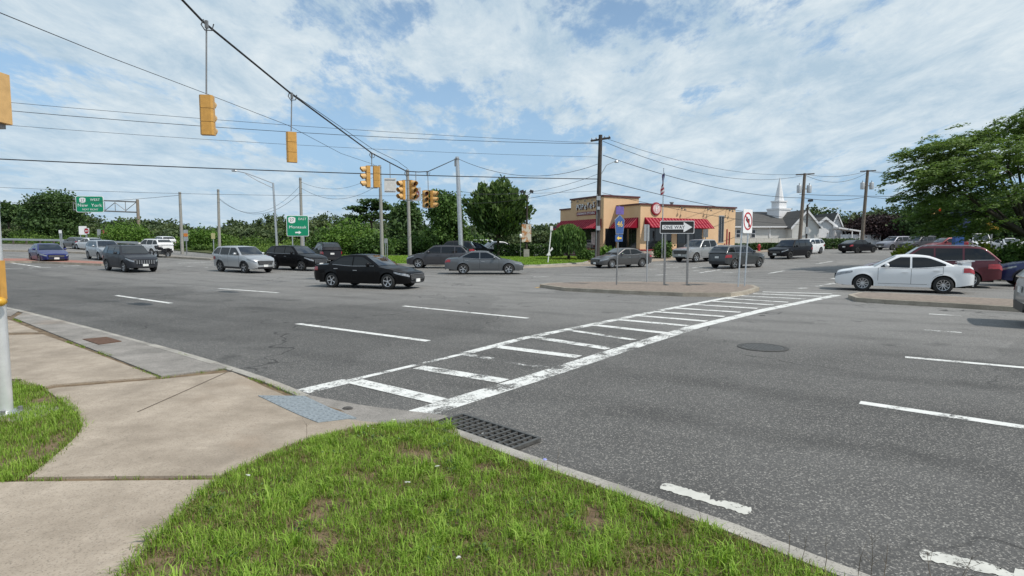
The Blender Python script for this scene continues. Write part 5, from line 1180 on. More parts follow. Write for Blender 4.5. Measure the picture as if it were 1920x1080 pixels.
dr = MB().box((X(1536), -.86, Z(437)), (1.5, .06, Z(429)-Z(447))).build('door', M_CHW, ch_); MB().box((X(1536)+.5, -.91, Z(438)), (.06, .05, .2)).build('handle', M_STEELD, dr)
for px in (1527, 1545): MB().box((X(px), -.85, Z(437)), (.55, .06, Z(430)-Z(446))).build('door_panel', flat('church_panel', (.50, .50, .49), .6), ch_)
for px in (1382, 1410):
    wq = MB().box((X(px), -.04, Z(438)), (.66, .08, Z(431)-Z(446))).build('window', M_CHW, ch_)
    for k in (-.25, .25): MB().box((X(px), -.09, Z(438)+k*(Z(431)-Z(446))), (.52, .03, (Z(431)-Z(446))*.38)).build('pane', M_SHOP, wq)
MB().box((X(1441), -.06, Z(435)), (.16, .1, Z(425)-Z(446))).build('downpipe', M_CHW, ch_)
sp = thing('steeple', 'tall white church steeple with square tiers and pointed spire', 'steeple', (o_.x+X(1486), o_.y+5, o_.z), R(22)); kk = 89/84
Zs = lambda py: at(1486, py, 89).z-o_.z; ws = lambda n: n/FPX*89
MB().box((0, 0, (Zs(393)+Zs(410))/2), (ws(28), ws(28), Zs(393)-Zs(410))).build('plinth', M_CHW, sp); MB().box((0, 0, Zs(392.5)), (ws(30), ws(30), .25)).build('plinth_cornice', M_CHW, sp)
MB().box((0, 0, (Zs(378)+Zs(392))/2), (ws(18), ws(18), Zs(378)-Zs(392))).build('belfry', M_CHW, sp); MB().box((0, 0, Zs(378)), (ws(20.5), ws(20.5), .2)).build('belfry_cornice', M_CHW, sp)
MB().lathe([(ws(8.5), Zs(378)), (ws(4.6), Zs(355)), (.05, Zs(333)), (0, Zs(333))], 8).build('spire', M_CHW, sp)
# pale boundary wall panels in front of the church
cw = st(1430, 79); wl = thing('boundary_wall', 'low pale wall of panels in front of the church', 'wall', (cw.x, cw.y, cw.z))
for k in range(18):
    x = k*1.08-4.6; y = k*.16-.4; MB().box((x, y, .75), (1.05, .10, 1.55), R(8)).build('panel', flat('wall_pale', (.50, .49, .46), .8), wl)
wf = st(1612, 82); wb_ = thing('white_fence', 'bright white panel fence behind the right transformer pole', 'fence', (wf.x, wf.y, wf.z))
for k in range(5): MB().box((k*1.15-2.2, 0, 1.0), (1.1, .08, 1.7)).build('panel', M_CHW, wb_); MB().box((k*1.15-2.77, 0, 1.02), (.10, .12, 1.9)).build('post', M_CHW, wb_)
b1 = st(1596, 82); cp = thing('canopy', 'small white sloped canopy at the church side', 'canopy', b1); 
MB().add([(-2.2, -.5, 2.7), (1.2, -.5, 2.2), (1.2, 1.5, 2.2), (-2.2, 1.5, 2.7), (-2.2, -.5, 2.9), (1.2, -.5, 2.4), (1.2, 1.5, 2.4), (-2.2, 1.5, 2.9)], [(0, 1, 2, 3), (7, 6, 5, 4), (0, 4, 5, 1), (1, 5, 6, 2), (2, 6, 7, 3), (3, 7, 4, 0)]).build('roof', M_CHW, cp)
for x in (-.2, .9): MB().box((x, -.4, 1.15), (.12, .12, 2.3)).build('post', M_CHW, cp)
b1 = st(1511, 75); lq = thing('lamp_pole', 'dark car park lamp pole right of the leaning transformer pole', 'lamp pole', b1); Zq = lambda py: at(1511, py, 75).z-b1.z
MB().tube([(0, 0, 0), (0, 0, Zq(384))], .12, 8).build('shaft', M_WOODDARK, lq); MB().tube([(0, 0, Zq(384)), (.25, 0, Zq(382)), (.32, 0, Zq(377))], .05, 6).build('arm', M_WOODDARK, lq); MB().box((.34, 0, Zq(376)), (.5, .4, .3)).build('floodlight', M_BLACK, lq); MB().box((.0, -.05, Zq(432)), (.35, .3, .9)).build('box', M_SIGNBACK, lq)
# blue pylon, lit red signal and yellow board at the far right
b1 = st(1795, 62); py_ = thing('pylon', 'blue sign pylon standing in the car park at the right', 'pylon', b1); Zq = lambda py: at(1795, py, 62).z-b1.z
MB().box((0, 0, Zq(430)/2), (.95, .5, Zq(430))).build('column', flat('pylon_blue', (.02, .07, .24), .5), py_); MB().box((.1, 0, (Zq(398)+Zq(430))/2), (1.9, .45, Zq(398)-Zq(430))).build('head', flat('pylon_navy', (.015, .025, .10), .5), py_); MB().box((0, -.27, .3), (1.2, .1, .6)).build('plinth', M_CURB, py_)
b1 = st(1858, 60); yb = thing('yellow_board', 'yellow advertising board half hidden by the big tree', 'signboard', b1); MB().box((0, 0, (at(0, 432, 60).z+at(0, 418, 60).z)/2-b1.z), (1.2, .1, .8)).build('panel', flat('board_yellow', (.55, .32, .03), .5, var=.3), yb); MB().box((0, .08, 1.5), (.14, .1, 3.6)).build('post', M_STEELD, yb)
b1 = at(1757, 385, 48); rs = thing('traffic_signal', 'far red-lit signal glimpsed before the big right tree', 'traffic signal', b1, 0, 'far signals')
h_ = signal_head(rs, R(55)); h_.location = (-.4, 0, -.75); h_ = signal_head(rs, R(-8)); h_.location = (.12, 0, -.75)
MB().tube([(0, 0, 0), (0, 0, -.25)], .025, 6).build('hanger', M_STEELD, rs)
sr = NT('red_lens_lit'); sr.b.inputs['Base Color'].default_value = (.5, .01, .01, 1); sr.b.inputs['Emission Color'].default_value = (1, .03, .02, 1); sr.b.inputs['Emission Strength'].default_value = 1.1
MB().lathe([(0, -.02), (.13, -.015), (.15, .0)], 16, 'Y', (.12-.02, -.13, -.75+.355)).build('lit_lens', sr.m, rs)
wire('wire that carries the far red signal', sag((26, 52, 6.4), (46, 44, 6.0), .3), .02)
# white tyres / bins row near the church (small dark drums)
# ------------------------------------------------------------------ vegetation
def quads(name, C, size, m, parent=None, up=0.0, aspect=1.5, tint=None, tdir=None, loc=None):
    """many small leaf faces: C (N,3) centres, size (N,)"""
    N = len(C)
    if tdir is None:
        d = RNG.normal(size=(N, 3))
    else: d = tdir+RNG.normal(size=(N, 3))*.35
    d[:, 2] *= (1-up); d /= np.linalg.norm(d, axis=1, keepdims=True)+1e-9
    nrm = RNG.normal(size=(N, 3)); nrm[:, 2] = np.abs(nrm[:, 2])+up*2
    e2 = np.cross(nrm, d); e2 /= np.linalg.norm(e2, axis=1, keepdims=True)+1e-9
    a = (size*aspect)[:, None]*.5; b = size[:, None]*.5
    V = np.empty((N, 4, 3)); V[:, 0] = C-d*a; V[:, 1] = C+e2*b-d*a*.1; V[:, 2] = C+d*a; V[:, 3] = C-e2*b-d*a*.1
    me = bpy.data.meshes.new(name); me.vertices.add(N*4); me.vertices.foreach_set('co', V.reshape(-1).astype(np.float32))
    me.loops.add(N*4); me.loops.foreach_set('vertex_index', np.arange(N*4, dtype=np.int32)); me.polygons.add(N); me.polygons.foreach_set('loop_start', np.arange(0, N*4, 4, dtype=np.int32))
    me.polygons.foreach_set('loop_total', np.full(N, 4, dtype=np.int32)) if False else None
    me.update(calc_edges=True)
    at_ = me.attributes.new('tint', 'FLOAT', 'FACE'); at_.data.foreach_set('value', (tint if tint is not None else RNG.random(N)).astype(np.float32))
    return ob(name, me, m, parent, loc=loc)
def clumps(lobes, per, nleaf, spread=.30, hollow=.55):
    """leaf centres: clumps on and inside ellipsoid lobes"""
    out = []; tn = []
    for (cx, cy, cz, rx, ry, rz) in lobes:
        k = max(4, int(per)); d = RNG.normal(size=(k, 3)); d /= np.linalg.norm(d, axis=1, keepdims=True)
        r = hollow+(1-hollow)*RNG.random(k)**.5*RNG.uniform(.85, 1.18, k); c = np.array([cx, cy, cz])+d*r[:, None]*np.array([rx, ry, rz])
        t = RNG.normal(.48, .16, k); n = RNG.poisson(nleaf, k)+2
        idx = np.repeat(np.arange(k), n); sp = RNG.normal(size=(len(idx), 3))*np.array([rx, ry, rz])*spread*RNG.uniform(.6, 1.1, k)[idx][:, None]
        out.append(c[idx]+sp); tn.append(t[idx]+RNG.normal(0, .13, len(idx)))
    return np.concatenate(out), np.clip(np.concatenate(tn), 0, 1)
GRN = leaf_mat('leaf_green', (0.035, 0.072, 0.019), (0.080, 0.152, 0.035), (0.160, 0.264, 0.064))
GRD = leaf_mat('leaf_dark_green', (0.028, 0.056, 0.022), (0.064, 0.116, 0.038), (0.120, 0.190, 0.060))
GRB = leaf_mat('leaf_bright_green', (0.050, 0.106, 0.018), (0.106, 0.200, 0.033), (0.188, 0.300, 0.056))
GRP = leaf_mat('leaf_purple', (0.013, 0.008, 0.010), (0.029, 0.016, 0.018), (0.058, 0.031, 0.034), .12)
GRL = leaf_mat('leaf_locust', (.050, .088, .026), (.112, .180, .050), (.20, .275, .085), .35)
GRY = leaf_mat('leaf_yellow_green', (.10, .14, .012), (.19, .24, .025), (.28, .32, .05))
BRK = bark('bark_brown', (.035, .028, .022), (.09, .072, .055))
def limbs(parent, trunk_h, r0, ends, name='trunk', m=BRK):
    b = MB(); b.tube([(0, 0, -.2), (.03, 0, trunk_h*.5), (0, .02, trunk_h)], [r0*1.25, r0, r0*.8], 9)
    for e in ends:
        e = Vector(e); mid = Vector((e.x*.35, e.y*.35, trunk_h+(e.z-trunk_h)*.45)); b.tube([(0, 0, trunk_h*.92), mid, e], [r0*.6, r0*.36, r0*.10], 6)
        for _ in range(2):
            q = mid.lerp(e, random.uniform(.2, .7)); w_ = q+Vector((random.uniform(-1, 1), random.uniform(-1, 1), random.uniform(.2, 1)))*((e-mid).length*.4); b.tube([q, w_], [r0*.2, r0*.05], 5)
    return b.build(name, m, parent, smooth=60)
def tree(name, label, base, lobes, per, nleaf, size, m, trunk_h, r0, group=None, spread=.30, up=0, aspect=1.5, ends=None, hollow=.5):
    root = thing(name, label, 'tree' if 'tree' in name or 'pine' in name else 'shrub', base, random.uniform(-.1, .1), group)
    if trunk_h: limbs(root, trunk_h, r0, ends or [(l[0]*.8, l[1]*.8, l[2]) for l in lobes])
    C, t = clumps(lobes, per, nleaf, spread, hollow); C[:, 2] = np.maximum(C[:, 2], .05)
    quads('crown', C, RNG.uniform(.7, 1.3, len(C))*size, m, root, up, aspect, t); return root
def lobeset(n, rx, ry, z0, z1, s, flat_=.8, seed=0):
    rr = random.Random(seed); o = []
    for i in range(n):
        t = (i+.5)/n; z = z0+(z1-z0)*t; k = math.sin(math.pi*min(.96, max(.18, t*.8+.15)))**.7; a = rr.uniform(0, 6.28); q = rr.uniform(.25, .75)
        o.append((rx*k*q*math.cos(a)*.9, ry*k*q*math.sin(a)*.9, z, s*rr.uniform(.75, 1.2), s*rr.uniform(.75, 1.2), s*flat_*rr.uniform(.7, 1.1)))
    return o
def gb_(px, Y): p = st(px, Y); return (p.x, p.y, p.z+.08)
H_ = lambda px, py, Y: at(px, py, Y).z-st(px, Y).z
# 1 vase-shaped tree before the car park
b1 = gb_(934, 58.5); h = H_(934, 342, 58.5); root = thing('vase_tree', 'large vase-shaped dark green tree beside the floodlight pole', 'tree', b1)
ends = []; C = []; Tn = []; D = []
for i in range(46):
    a = i*2.4; q = math.sqrt((i+.5)/46); e = Vector((3.45*q*math.cos(a), 3.0*q*math.sin(a), h*(1.0-.34*q**1.9)*random.uniform(.82, 1.03))); s0 = Vector((e.x*.12, e.y*.12, 1.7+random.uniform(0, .5)))
    if i % 4 == 0: ends.append(e*.8)
    dr_ = (e-s0).normalized()
    for k in range(9):
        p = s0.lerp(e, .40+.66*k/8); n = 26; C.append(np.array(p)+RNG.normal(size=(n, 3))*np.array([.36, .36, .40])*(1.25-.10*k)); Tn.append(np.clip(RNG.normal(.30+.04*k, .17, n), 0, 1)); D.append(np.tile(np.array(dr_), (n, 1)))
limbs(root, 1.7, .16, [(e.x*.62, e.y*.62, e.z*.75) for e in ends]); C = np.concatenate(C)
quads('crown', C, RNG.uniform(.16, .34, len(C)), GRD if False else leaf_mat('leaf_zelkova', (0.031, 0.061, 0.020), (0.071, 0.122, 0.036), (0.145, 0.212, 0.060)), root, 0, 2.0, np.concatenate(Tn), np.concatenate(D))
# 2..4
h = H_(832, 362, 64); tree('round_tree', 'bright green leafy tree left of the steel strain pole', gb_(830, 64), lobeset(11, 2.4, 2.2, 1.2, h-.5, 1.35, .8, 2), 34, 40, .21, GRN, 1.5, .16)
h = H_(762, 388, 70); tree('cedar_tree', 'dark spiky tree behind the middle signals', gb_(762, 70), [(0, 0, h*.35, 2.1, 2, h*.36), (.7, 0, h*.72, .95, .9, h*.28), (-.8, .3, h*.68, .9, .9, h*.3), (0, -.4, h*.78, .7, .7, h*.24)], 80, 34, .22, GRD, 1.2, .17, aspect=2.4)
h = H_(695, 377, 100); tree('flat_topped_tree', 'flat-topped spreading tree above the bushes left of the cedar', gb_(697, 100), [(0, 0, h-.3, 2.2, 2, .45), (-1.6, 0, h-1.5, 2.0, 1.8, .45), (1.8, .4, h-1.1, 1.7, 1.7, .4), (.4, 0, h-2.6, 2.2, 2, .5), (3.2, 0, h-2.9, 1.5, 1.5, .45), (-2.2, .3, h-3.2, 1.5, 1.4, .5)], 28, 22, .34, GRD, h*.55, .2, up=.5)
# 6,7 left trees
h = H_(100, 362, 104); tree('round_tree', 'tall broad dark tree left of the overhead green sign', gb_(103, 104), [(0, 0, h*.8, 3.0, 2.6, h*.2), (-2.4, 0, h*.62, 2.8, 2.4, h*.2), (2.3, .4, h*.66, 2.4, 2.4, h*.22), (0, 0, h*.45, 4.2, 3, h*.3), (1.5, -1, h*.3, 3.4, 3, h*.28), (-3, 0, h*.3, 2.4, 2.4, h*.28)], 80, 40, .30, GRD, 3, .3)
for i, (px, py, Y) in enumerate(((18, 380, 108), (38, 386, 112), (-22, 376, 110), (56, 388, 106))):
    h = H_(px, py, Y); tree('pine_tree', ('thin dark pine at the far left edge', 'thin dark pine second from the left edge', 'thin dark pine mostly past the left edge', 'short dark pine beside the broad left tree')[i], gb_(px, Y), [(0, 0, h*.9, .8, .8, h*.1), (.3, 0, h*.76, 1.2, 1.2, h*.09), (-.3, 0, h*.62, 1.3, 1.3, h*.09)], 26, 20, .32, GRD, h*.9, .15, 'pines at the left edge', aspect=2.0)
# woods as one far mass
def skyline(px):
    tab = [(-700, 395), (-200, 392), (0, 396), (150, 402), (205, 408), (250, 404), (300, 414), (335, 409), (365, 424), (400, 426), (450, 412), (490, 406), (520, 401), (560, 410), (600, 402), (650, 405), (700, 414), (760, 416), (900, 418), (1000, 418), (1030, 412), (1060, 420), (1130, 424), (1300, 428), (1470, 395), (1530, 389), (1560, 396), (1600, 398), (1650, 384), (1690, 376), (1720, 382), (1800, 392), (2000, 386), (2600, 380)]
    return interp(tab, px)
Cs = []; Ts = []; px = -360
while px < 2300:
    Y0 = 128 if px < 1480 else 116
    if 1120 < px < 1460: px += 12; continue
    for row, (dy, k) in enumerate(((0, 1.0), (-9, .80), (-17, .55))):
        Y = Y0+dy+random.uniform(-3, 3); q = px+random.uniform(-9, 9); b = st(q, Y); hh = max(2.5, (at(q, skyline(q)+random.uniform(-2, 5), Y).z-b.z)*k*random.uniform(.70, 1.07)); rx = random.uniform(2.0, 3.4)
        C, t = clumps([(b.x, b.y, b.z+hh*.72, rx, rx*.8, hh*.28), (b.x+random.uniform(-1, 1), b.y, b.z+hh*.34, rx*1.1, rx*.8, hh*.36)], 22, 30, .26, .5); t = np.clip(t+random.uniform(-.26, .26)+.05*row, 0, 1); Cs.append(C); Ts.append(t)
    px += 20
C = np.concatenate(Cs); o = quads('woods', C, RNG.uniform(.24, .52, len(C)), leaf_mat('leaf_woods', (.040, .064, .032), (.085, .122, .055), (.15, .19, .08)), None, 0, 1.3, np.concatenate(Ts)); struct(o, 'stuff', 'dark green wooded skyline behind the junction', 'woods')
# brush along the verge on the left and centre
Cs = []; Ts = []
for px in range(-260, 735, 9):
    Yf = interp([(-300, 100), (0, 92), (150, 87), (260, 80), (330, 73), (400, 66), (500, 62), (600, 63), (735, 66)], px)
    for row in range(3):
        if random.random() < .38: continue
        Y = Yf+1.5+row*4+random.uniform(-1, 1); q = px+random.uniform(-5, 5); b = st(q, Y); hh = random.uniform(.4, 1.3)*random.uniform(.6, 1.2)+row*.40+(1.0 if 600 < px < 720 else 0)*row*.5; rx = random.uniform(.6, 1.3)
        C, t = clumps([(b.x, b.y, b.z+hh*.45, rx, rx, hh*.5)], 16, 20, .3, .45); Cs.append(C); Ts.append(np.clip(t+random.uniform(-.25, .3), 0, 1))
C = np.concatenate(Cs); o = quads('brush', C, RNG.uniform(.09, .20, len(C)), leaf_mat('leaf_brush', (0.042, 0.083, 0.018), (0.098, 0.173, 0.033), (0.195, 0.285, 0.060)), None, 0, 1.5, np.concatenate(Ts)); struct(o, 'stuff', 'light green roadside brush in front of the woods', 'brush')
for i, (px, Y, py, w_) in enumerate(((655, 63, 418, 2.4), (620, 64, 432, 1.9), (700, 62, 440, 1.7), (775, 66, 440, 2.0), (880, 68, 440, 2.2), (240, 82, 418, 2.6), (390, 74, 432, 2.2))):
    h = H_(px, py, Y); tree('bush', ('tall pale green bush left of the verge pole', 'rounded green bush behind the dark suv', 'low green bush at the foot of the verge pole', 'green bush below the cedar', 'green bush behind the white parked suv', 'yellowish bush below the overhead sign gantry', 'pale bush between the two brush poles')[i], gb_(px, Y), [(0, 0, h*.5, w_, w_*.8, h*.48), (w_*.5, 0, h*.36, w_*.7, w_*.7, h*.36), (-w_*.5, 0, h*.4, w_*.7, w_*.7, h*.38)], 46, 34, .19, GRB if i in (0, 5, 6) else GRN, 0, 0, 'roadside bushes')
# 10 weeping shrub
b1 = gb_(1066, 53); h = H_(1066, 426, 53); root = thing('weeping_shrub', 'big weeping green shrub beside the restaurant awning', 'shrub', b1); C = []; Tn = []; D = []
for i in range(170):
    a = random.uniform(0, 6.28); q = random.uniform(.15, 1); tip = Vector((1.55*q*math.cos(a), 1.4*q*math.sin(a), h*(1-.28*q*q))); n = 15
    for k in range(8):
        f_ = k/7; p = tip+Vector((.12*math.cos(a)*f_, .12*math.sin(a)*f_, -h*.62*f_*random.uniform(.75, 1))); C.append(np.array(p)+RNG.normal(size=(n//2, 3))*.07); Tn.append(np.clip(RNG.normal(.62-.35*f_, .16, n//2), 0, 1)); D.append(np.tile([math.cos(a)*.2, math.sin(a)*.2, -1], (n//2, 1)))
limbs(root, h*.5, .12, [(.8, .3, h*.8), (-.7, .4, h*.8), (0, -.7, h*.85), (.2, .6, h*.9)]); C = np.concatenate(C); C[:, 2] = np.maximum(C[:, 2], .1); quads('crown', C, RNG.uniform(.08, .17, len(C)), GRN, root, 0, 3.2, np.concatenate(Tn), np.concatenate(D))
# 11 hedges and bushes
for (px, Y, l, hh, d, lb) in ((962, 58.8, 1.9, 1.35, 1.0, 'clipped dark hedge left of the poster pole'), (1015, 58.6, 2.3, 1.35, 1.0, 'clipped dark hedge right of the poster pole'), (1393, 73, 2.2, .9, .8, 'low dark hedge behind the no-turn sign'), (1437, 74.5, 1.6, .9, .8, 'low dark hedge right of the hydrant'), (1570, 77, 2.6, 1.3, 1.2, 'dark shrub row before the church gable')):
    r_ = thing('hedge', lb, 'hedge', gb_(px, Y), 0, 'hedges'); C = RNG.uniform(-1, 1, size=(2600, 3))*np.array([l, d/2, hh/2])*RNG.normal(1, .03, (2600, 1)); C[:, 2] += hh/2; quads('foliage', C, RNG.uniform(.10, .22, 2600), GRD, r_, 0, 1.5)
for i, (px, Y, py, w_, m, lb) in enumerate(((1243, 56.5, 455, .75, GRN, 'round green bush at the foot of the flagpole'), (1136, 52.5, 465, .95, GRB, 'tuft of tall light grass right of the utility pole'), (1100, 52, 472, .7, GRN, 'small dark bush left of the utility pole'), (1702, 40.5, 462, .85, GRY, 'yellow-green bush above the dark red bonnet'), (1838, 38.5, 459, .70, GRY, 'yellow-green bush above the dark red tail'), (1900, 38, 455, 1.25, GRN, 'rounded green bush above the dark blue crossover'), (1965, 38, 452, 1.3, GRN, 'rounded green bush just past the right edge'))):
    h = H_(px, py, Y); tree('bush', lb, gb_(px, Y), [(0, 0, h*.5, w_, w_*.8, h*.48), (w_*.35, 0, h*.4, w_*.7, w_*.6, h*.42), (-w_*.35, .1, h*.38, w_*.7, w_*.6, h*.4)], 34, 24, .14, m, 0, 0, 'garden bushes', aspect=2.2 if i == 1 else 1.5)
# 13 purple tree, 16 trees behind the big one
h = H_(1662, 406, 84); tree('purple_tree', 'broad dark purple-leaved tree behind the parked crossovers', gb_(1664, 84), [(0, 0, h*.68, 4.2, 3, h*.30), (-3.0, 0, h*.52, 2.8, 2.4, h*.28), (3.4, 0, h*.55, 3.0, 2.6, h*.3), (0, -1, h*.42, 4.8, 3, h*.2)], 100, 40, .26, GRP, 1.6, .25)
for i, (px, Y, py, w_) in enumerate(((1760, 78, 372, 3.6), (1850, 74, 360, 3.8), (1940, 72, 350, 4.0), (1800, 90, 384, 4), (1900, 88, 372, 4))):
    h = H_(px, py, Y); tree('round_tree', ('dark green tree behind the far red signal', 'dark green tree behind the blue pylon', 'dark green tree at the right edge behind the big one', 'distant dark tree between the purple tree and pylon', 'distant dark tree right of the pylon')[i], gb_(px, Y), [(0, 0, h*.72, w_*.8, w_*.7, h*.27), (-w_*.6, 0, h*.52, w_*.7, w_*.6, h*.28), (w_*.6, 0, h*.5, w_*.7, w_*.6, h*.3), (0, 0, h*.36, w_, w_*.7, h*.22)], 64, 36, .26, GRD, 1.8, .22, 'trees behind the right corner')
# 14 big spreading locust near the right edge
Yb = 36.5; b1 = gb_(1932, Yb); bz = b1[2]; root = thing('spreading_tree', 'big feathery spreading tree overhanging the right edge', 'tree', b1)
tb = MB(); tb.tube([(0, 0, -.2), (-.1, 0, 1.2), (-.05, .1, 2.1)], [.34, .27, .24], 10)
def rel(px, py, dy=0): p = at(px, py, Yb+dy); return Vector((p.x-b1[0], p.y-b1[1], p.z-bz))
C = []; Tn = []; D = []
sprays = [(1690, 285, 0), (1720, 268, .8), (1755, 262, -1), (1668, 318, .4), (1700, 330, -1.2), (1740, 300, 1.4), (1780, 285, 0), (1800, 262, 2), (1830, 275, -2), (1850, 250, .5), (1880, 262, -1), (1905, 238, 1), (1918, 215, 0), (1870, 300, 2.2), (1820, 315, -2.4), (1770, 335, 1), (1720, 365, 2), (1690, 362, .2), (1760, 372, -1.5), (1810, 352, 2.4), (1860, 340, -2), (1900, 320, 1.5), (1940, 290, -1), (1930, 250, 2), (1960, 230, 0), (1990, 260, 1), (2030, 280, -1), (2080, 300, 0.5), (2130, 330, 0), (1980, 320, 2.5), (2020, 350, -2), (2060, 370, 1), (1840, 395, 2.5), (1790, 405, 1.2), (1745, 395, 3), (1880, 378, 3), (1910, 350, -2.5), (1950, 370, 3), (1770, 425, 3), (1820, 430, 3.4), (2000, 395, 2), (2100, 380, 0), (1735, 412, 2.4), (1700, 395, 3), (1860, 420, 3.5), (1790, 300, -2), (1835, 300, 3), (1720, 315, 2.6), (1760, 315, -2.4), (1895, 285, -2.6)]
mains = [rel(*q) for q in ((1860, 385, 0), (1800, 350, .8), (1760, 330, -.5), (1890, 320, -1), (1905, 290, 1), (1860, 300, .5), (1950, 300, 0), (2000, 330, 0), (2060, 340, .4), (1930, 350, 1.6), (1830, 395, 1.8))]
for q in mains:
    s0 = Vector((-.05, .1, 2.0)); tb.tube([s0, s0.lerp(q, .5)+Vector((0, 0, -.12)), q], [.15, .10, .045], 7)
for i, (px, py, dy) in enumerate(sprays):
    px = px+34*max(0, min(1, (1800-px)/80)); e = rel(px, py+4, dy); hub = min(mains, key=lambda q: (q-e).length); md = hub.lerp(e, .5)+Vector((0, 0, .15)); tb.tube([hub, md, e], [.045, .03, .01], 5)
    out_ = Vector((e.x, e.y, 0)); out_ = out_.normalized() if out_.length > .1 else Vector((1, 0, 0))
    for k in range(26 if py < 380 else 16):
        c = e+Vector((random.gauss(0, .80), random.gauss(0, .85), random.gauss(0, .24))); c.z -= .10*((c-e).x**2+(c-e).y**2); az = math.atan2(out_.y, out_.x)+random.gauss(0, .7); dv = np.array([math.cos(az), math.sin(az), -.25]); n = 62; s_ = RNG.uniform(-.55, .55, n); sd_ = np.array([-dv[1], dv[0], 0]); lat = RNG.normal(0, .12, n)
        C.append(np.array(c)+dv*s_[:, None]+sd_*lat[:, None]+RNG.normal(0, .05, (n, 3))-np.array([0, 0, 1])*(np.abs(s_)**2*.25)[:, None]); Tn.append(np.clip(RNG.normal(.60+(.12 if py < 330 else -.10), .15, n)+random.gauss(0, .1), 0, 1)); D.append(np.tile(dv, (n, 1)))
tb.build('trunk', bark('bark_dark', (.020, .017, .015), (.055, .046, .038)), root, smooth=60); C = np.concatenate(C)
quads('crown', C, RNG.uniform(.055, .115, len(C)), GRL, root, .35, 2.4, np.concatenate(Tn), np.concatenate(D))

# ------------------------------------------------------------------ lawns
def inpoly(P, poly):
    x, y = P[:, 0], P[:, 1]; c = np.zeros(len(P), bool); n = len(poly)
    for i in range(n):
        x0, y0 = poly[i][0], poly[i][1]; x1, y1 = poly[(i+1) % n][0], poly[(i+1) % n][1]
        k = ((y0 > y) != (y1 > y)) & (x < (x1-x0)*(y-y0)/(y1-y0+1e-12)+x0); c ^= k
    return c
def vnoise(P, sc, seed):
    r = np.random.default_rng(seed); g = r.random((64, 64)); q = P[:, :2]*sc; i = np.floor(q).astype(int); f = q-i; f = f*f*(3-2*f); a = lambda dx, dy: g[(i[:, 0]+dx) % 64, (i[:, 1]+dy) % 64]
    return (a(0, 0)*(1-f[:, 0])+a(1, 0)*f[:, 0])*(1-f[:, 1])+(a(0, 1)*(1-f[:, 0])+a(1, 1)*f[:, 0])*f[:, 1]
def ZLv(P): return .125-.112*np.exp(-((P[:, 0]-ramp_c.x)**2+(P[:, 1]-ramp_c.y)**2)/1.7)
GM = NT('grass_blade'); GM.set(.55, 0, .25); aa = GM.n('ShaderNodeAttribute', attribute_name='tint'); gc_ = GM.ramp(aa.outputs['Fac'], [(0, (.26, .185, .10)), (.16, (.34, .26, .14)), (.28, (.17, .185, .05)), (.5, (.15, .225, .03)), (.75, (.225, .385, .045)), (1, (.38, .52, .10))]); GM.col(gc_)
tr = GM.n('ShaderNodeBsdfTranslucent'); GM.l(GM.mix(1.0, gc_, (1, 1, .5), 'MULTIPLY'), tr.inputs[0]); mx = GM.n('ShaderNodeMixShader'); mx.inputs[0].default_value = .35; GM.l(GM.b.outputs[0], mx.inputs[1]); GM.l(tr.outputs[0], mx.inputs[2]); GM.l(mx.outputs[0], GM.o.inputs[0])
def blades(name, P, Z0, length, width, tint, lean, label):
    N = len(P); az = RNG.uniform(0, 2*np.pi, N); d = np.stack([np.cos(az), np.sin(az)], 1); s_ = np.stack([-d[:, 1], d[:, 0]], 1); L = length; b0 = np.stack([P[:, 0], P[:, 1], Z0], 1)
    V = np.zeros((N, 5, 3)); hw = width*.5; V[:, 0] = b0; V[:, 1] = b0; V[:, 0, :2] -= s_*hw[:, None]; V[:, 1, :2] += s_*hw[:, None]
    m_ = b0.copy(); m_[:, :2] += d*(L*lean*.35)[:, None]; m_[:, 2] += L*.62*(1-.25*lean); V[:, 2] = m_; V[:, 3] = m_; V[:, 2, :2] += s_*(hw*.8)[:, None]; V[:, 3, :2] -= s_*(hw*.8)[:, None]
    t_ = b0.copy(); t_[:, :2] += d*(L*lean)[:, None]; t_[:, 2] += L*(1-.55*lean); V[:, 4] = t_
    me = bpy.data.meshes.new(name); me.vertices.add(N*5); me.vertices.foreach_set('co', V.reshape(-1).astype(np.float32)); base = np.arange(N)[:, None]*5
    lv = np.concatenate([base+np.array([[0, 1, 2, 3]]), base+np.array([[3, 2, 4]])], 1).reshape(-1).astype(np.int32); me.loops.add(N*7); me.loops.foreach_set('vertex_index', lv); me.polygons.add(N*2)
    ls = np.stack([np.arange(N)*7, np.arange(N)*7+4], 1).reshape(-1).astype(np.int32); me.polygons.foreach_set('loop_start', ls); me.update(calc_edges=True)
    a_ = me.attributes.new('tint', 'FLOAT', 'FACE'); a_.data.foreach_set('value', np.repeat(tint, 2).astype(np.float32)); o = ob(name, me, GM.m); struct(o, 'stuff', label, 'grass'); return o
def scatter(poly, n):
    xs = [p[0] for p in poly]; ys = [p[1] for p in poly]; P = np.stack([RNG.uniform(min(xs), max(xs), n), RNG.uniform(min(ys), max(ys), n)], 1); return P[inpoly(P, poly)]
LR = [gl(p) for p in ((170, 1130), (222, 1076), (246, 1055), (297, 1002), (350, 948), (398, 905), (436, 885), (468, 870), (510, 848), (558, 826), (600, 809), (650, 795), (692, 786), (735, 782), (800, 781), (850, 795))]+[p for p in offs(kr, .20)[::-1]][1:-2]
LR += [U(LR[-1], 2)+Vector((-1.5, -2, 0))] if False else []
LR += [Vector((4.2, 1.0, 0)), Vector((-1.6, 1.0, 0))]
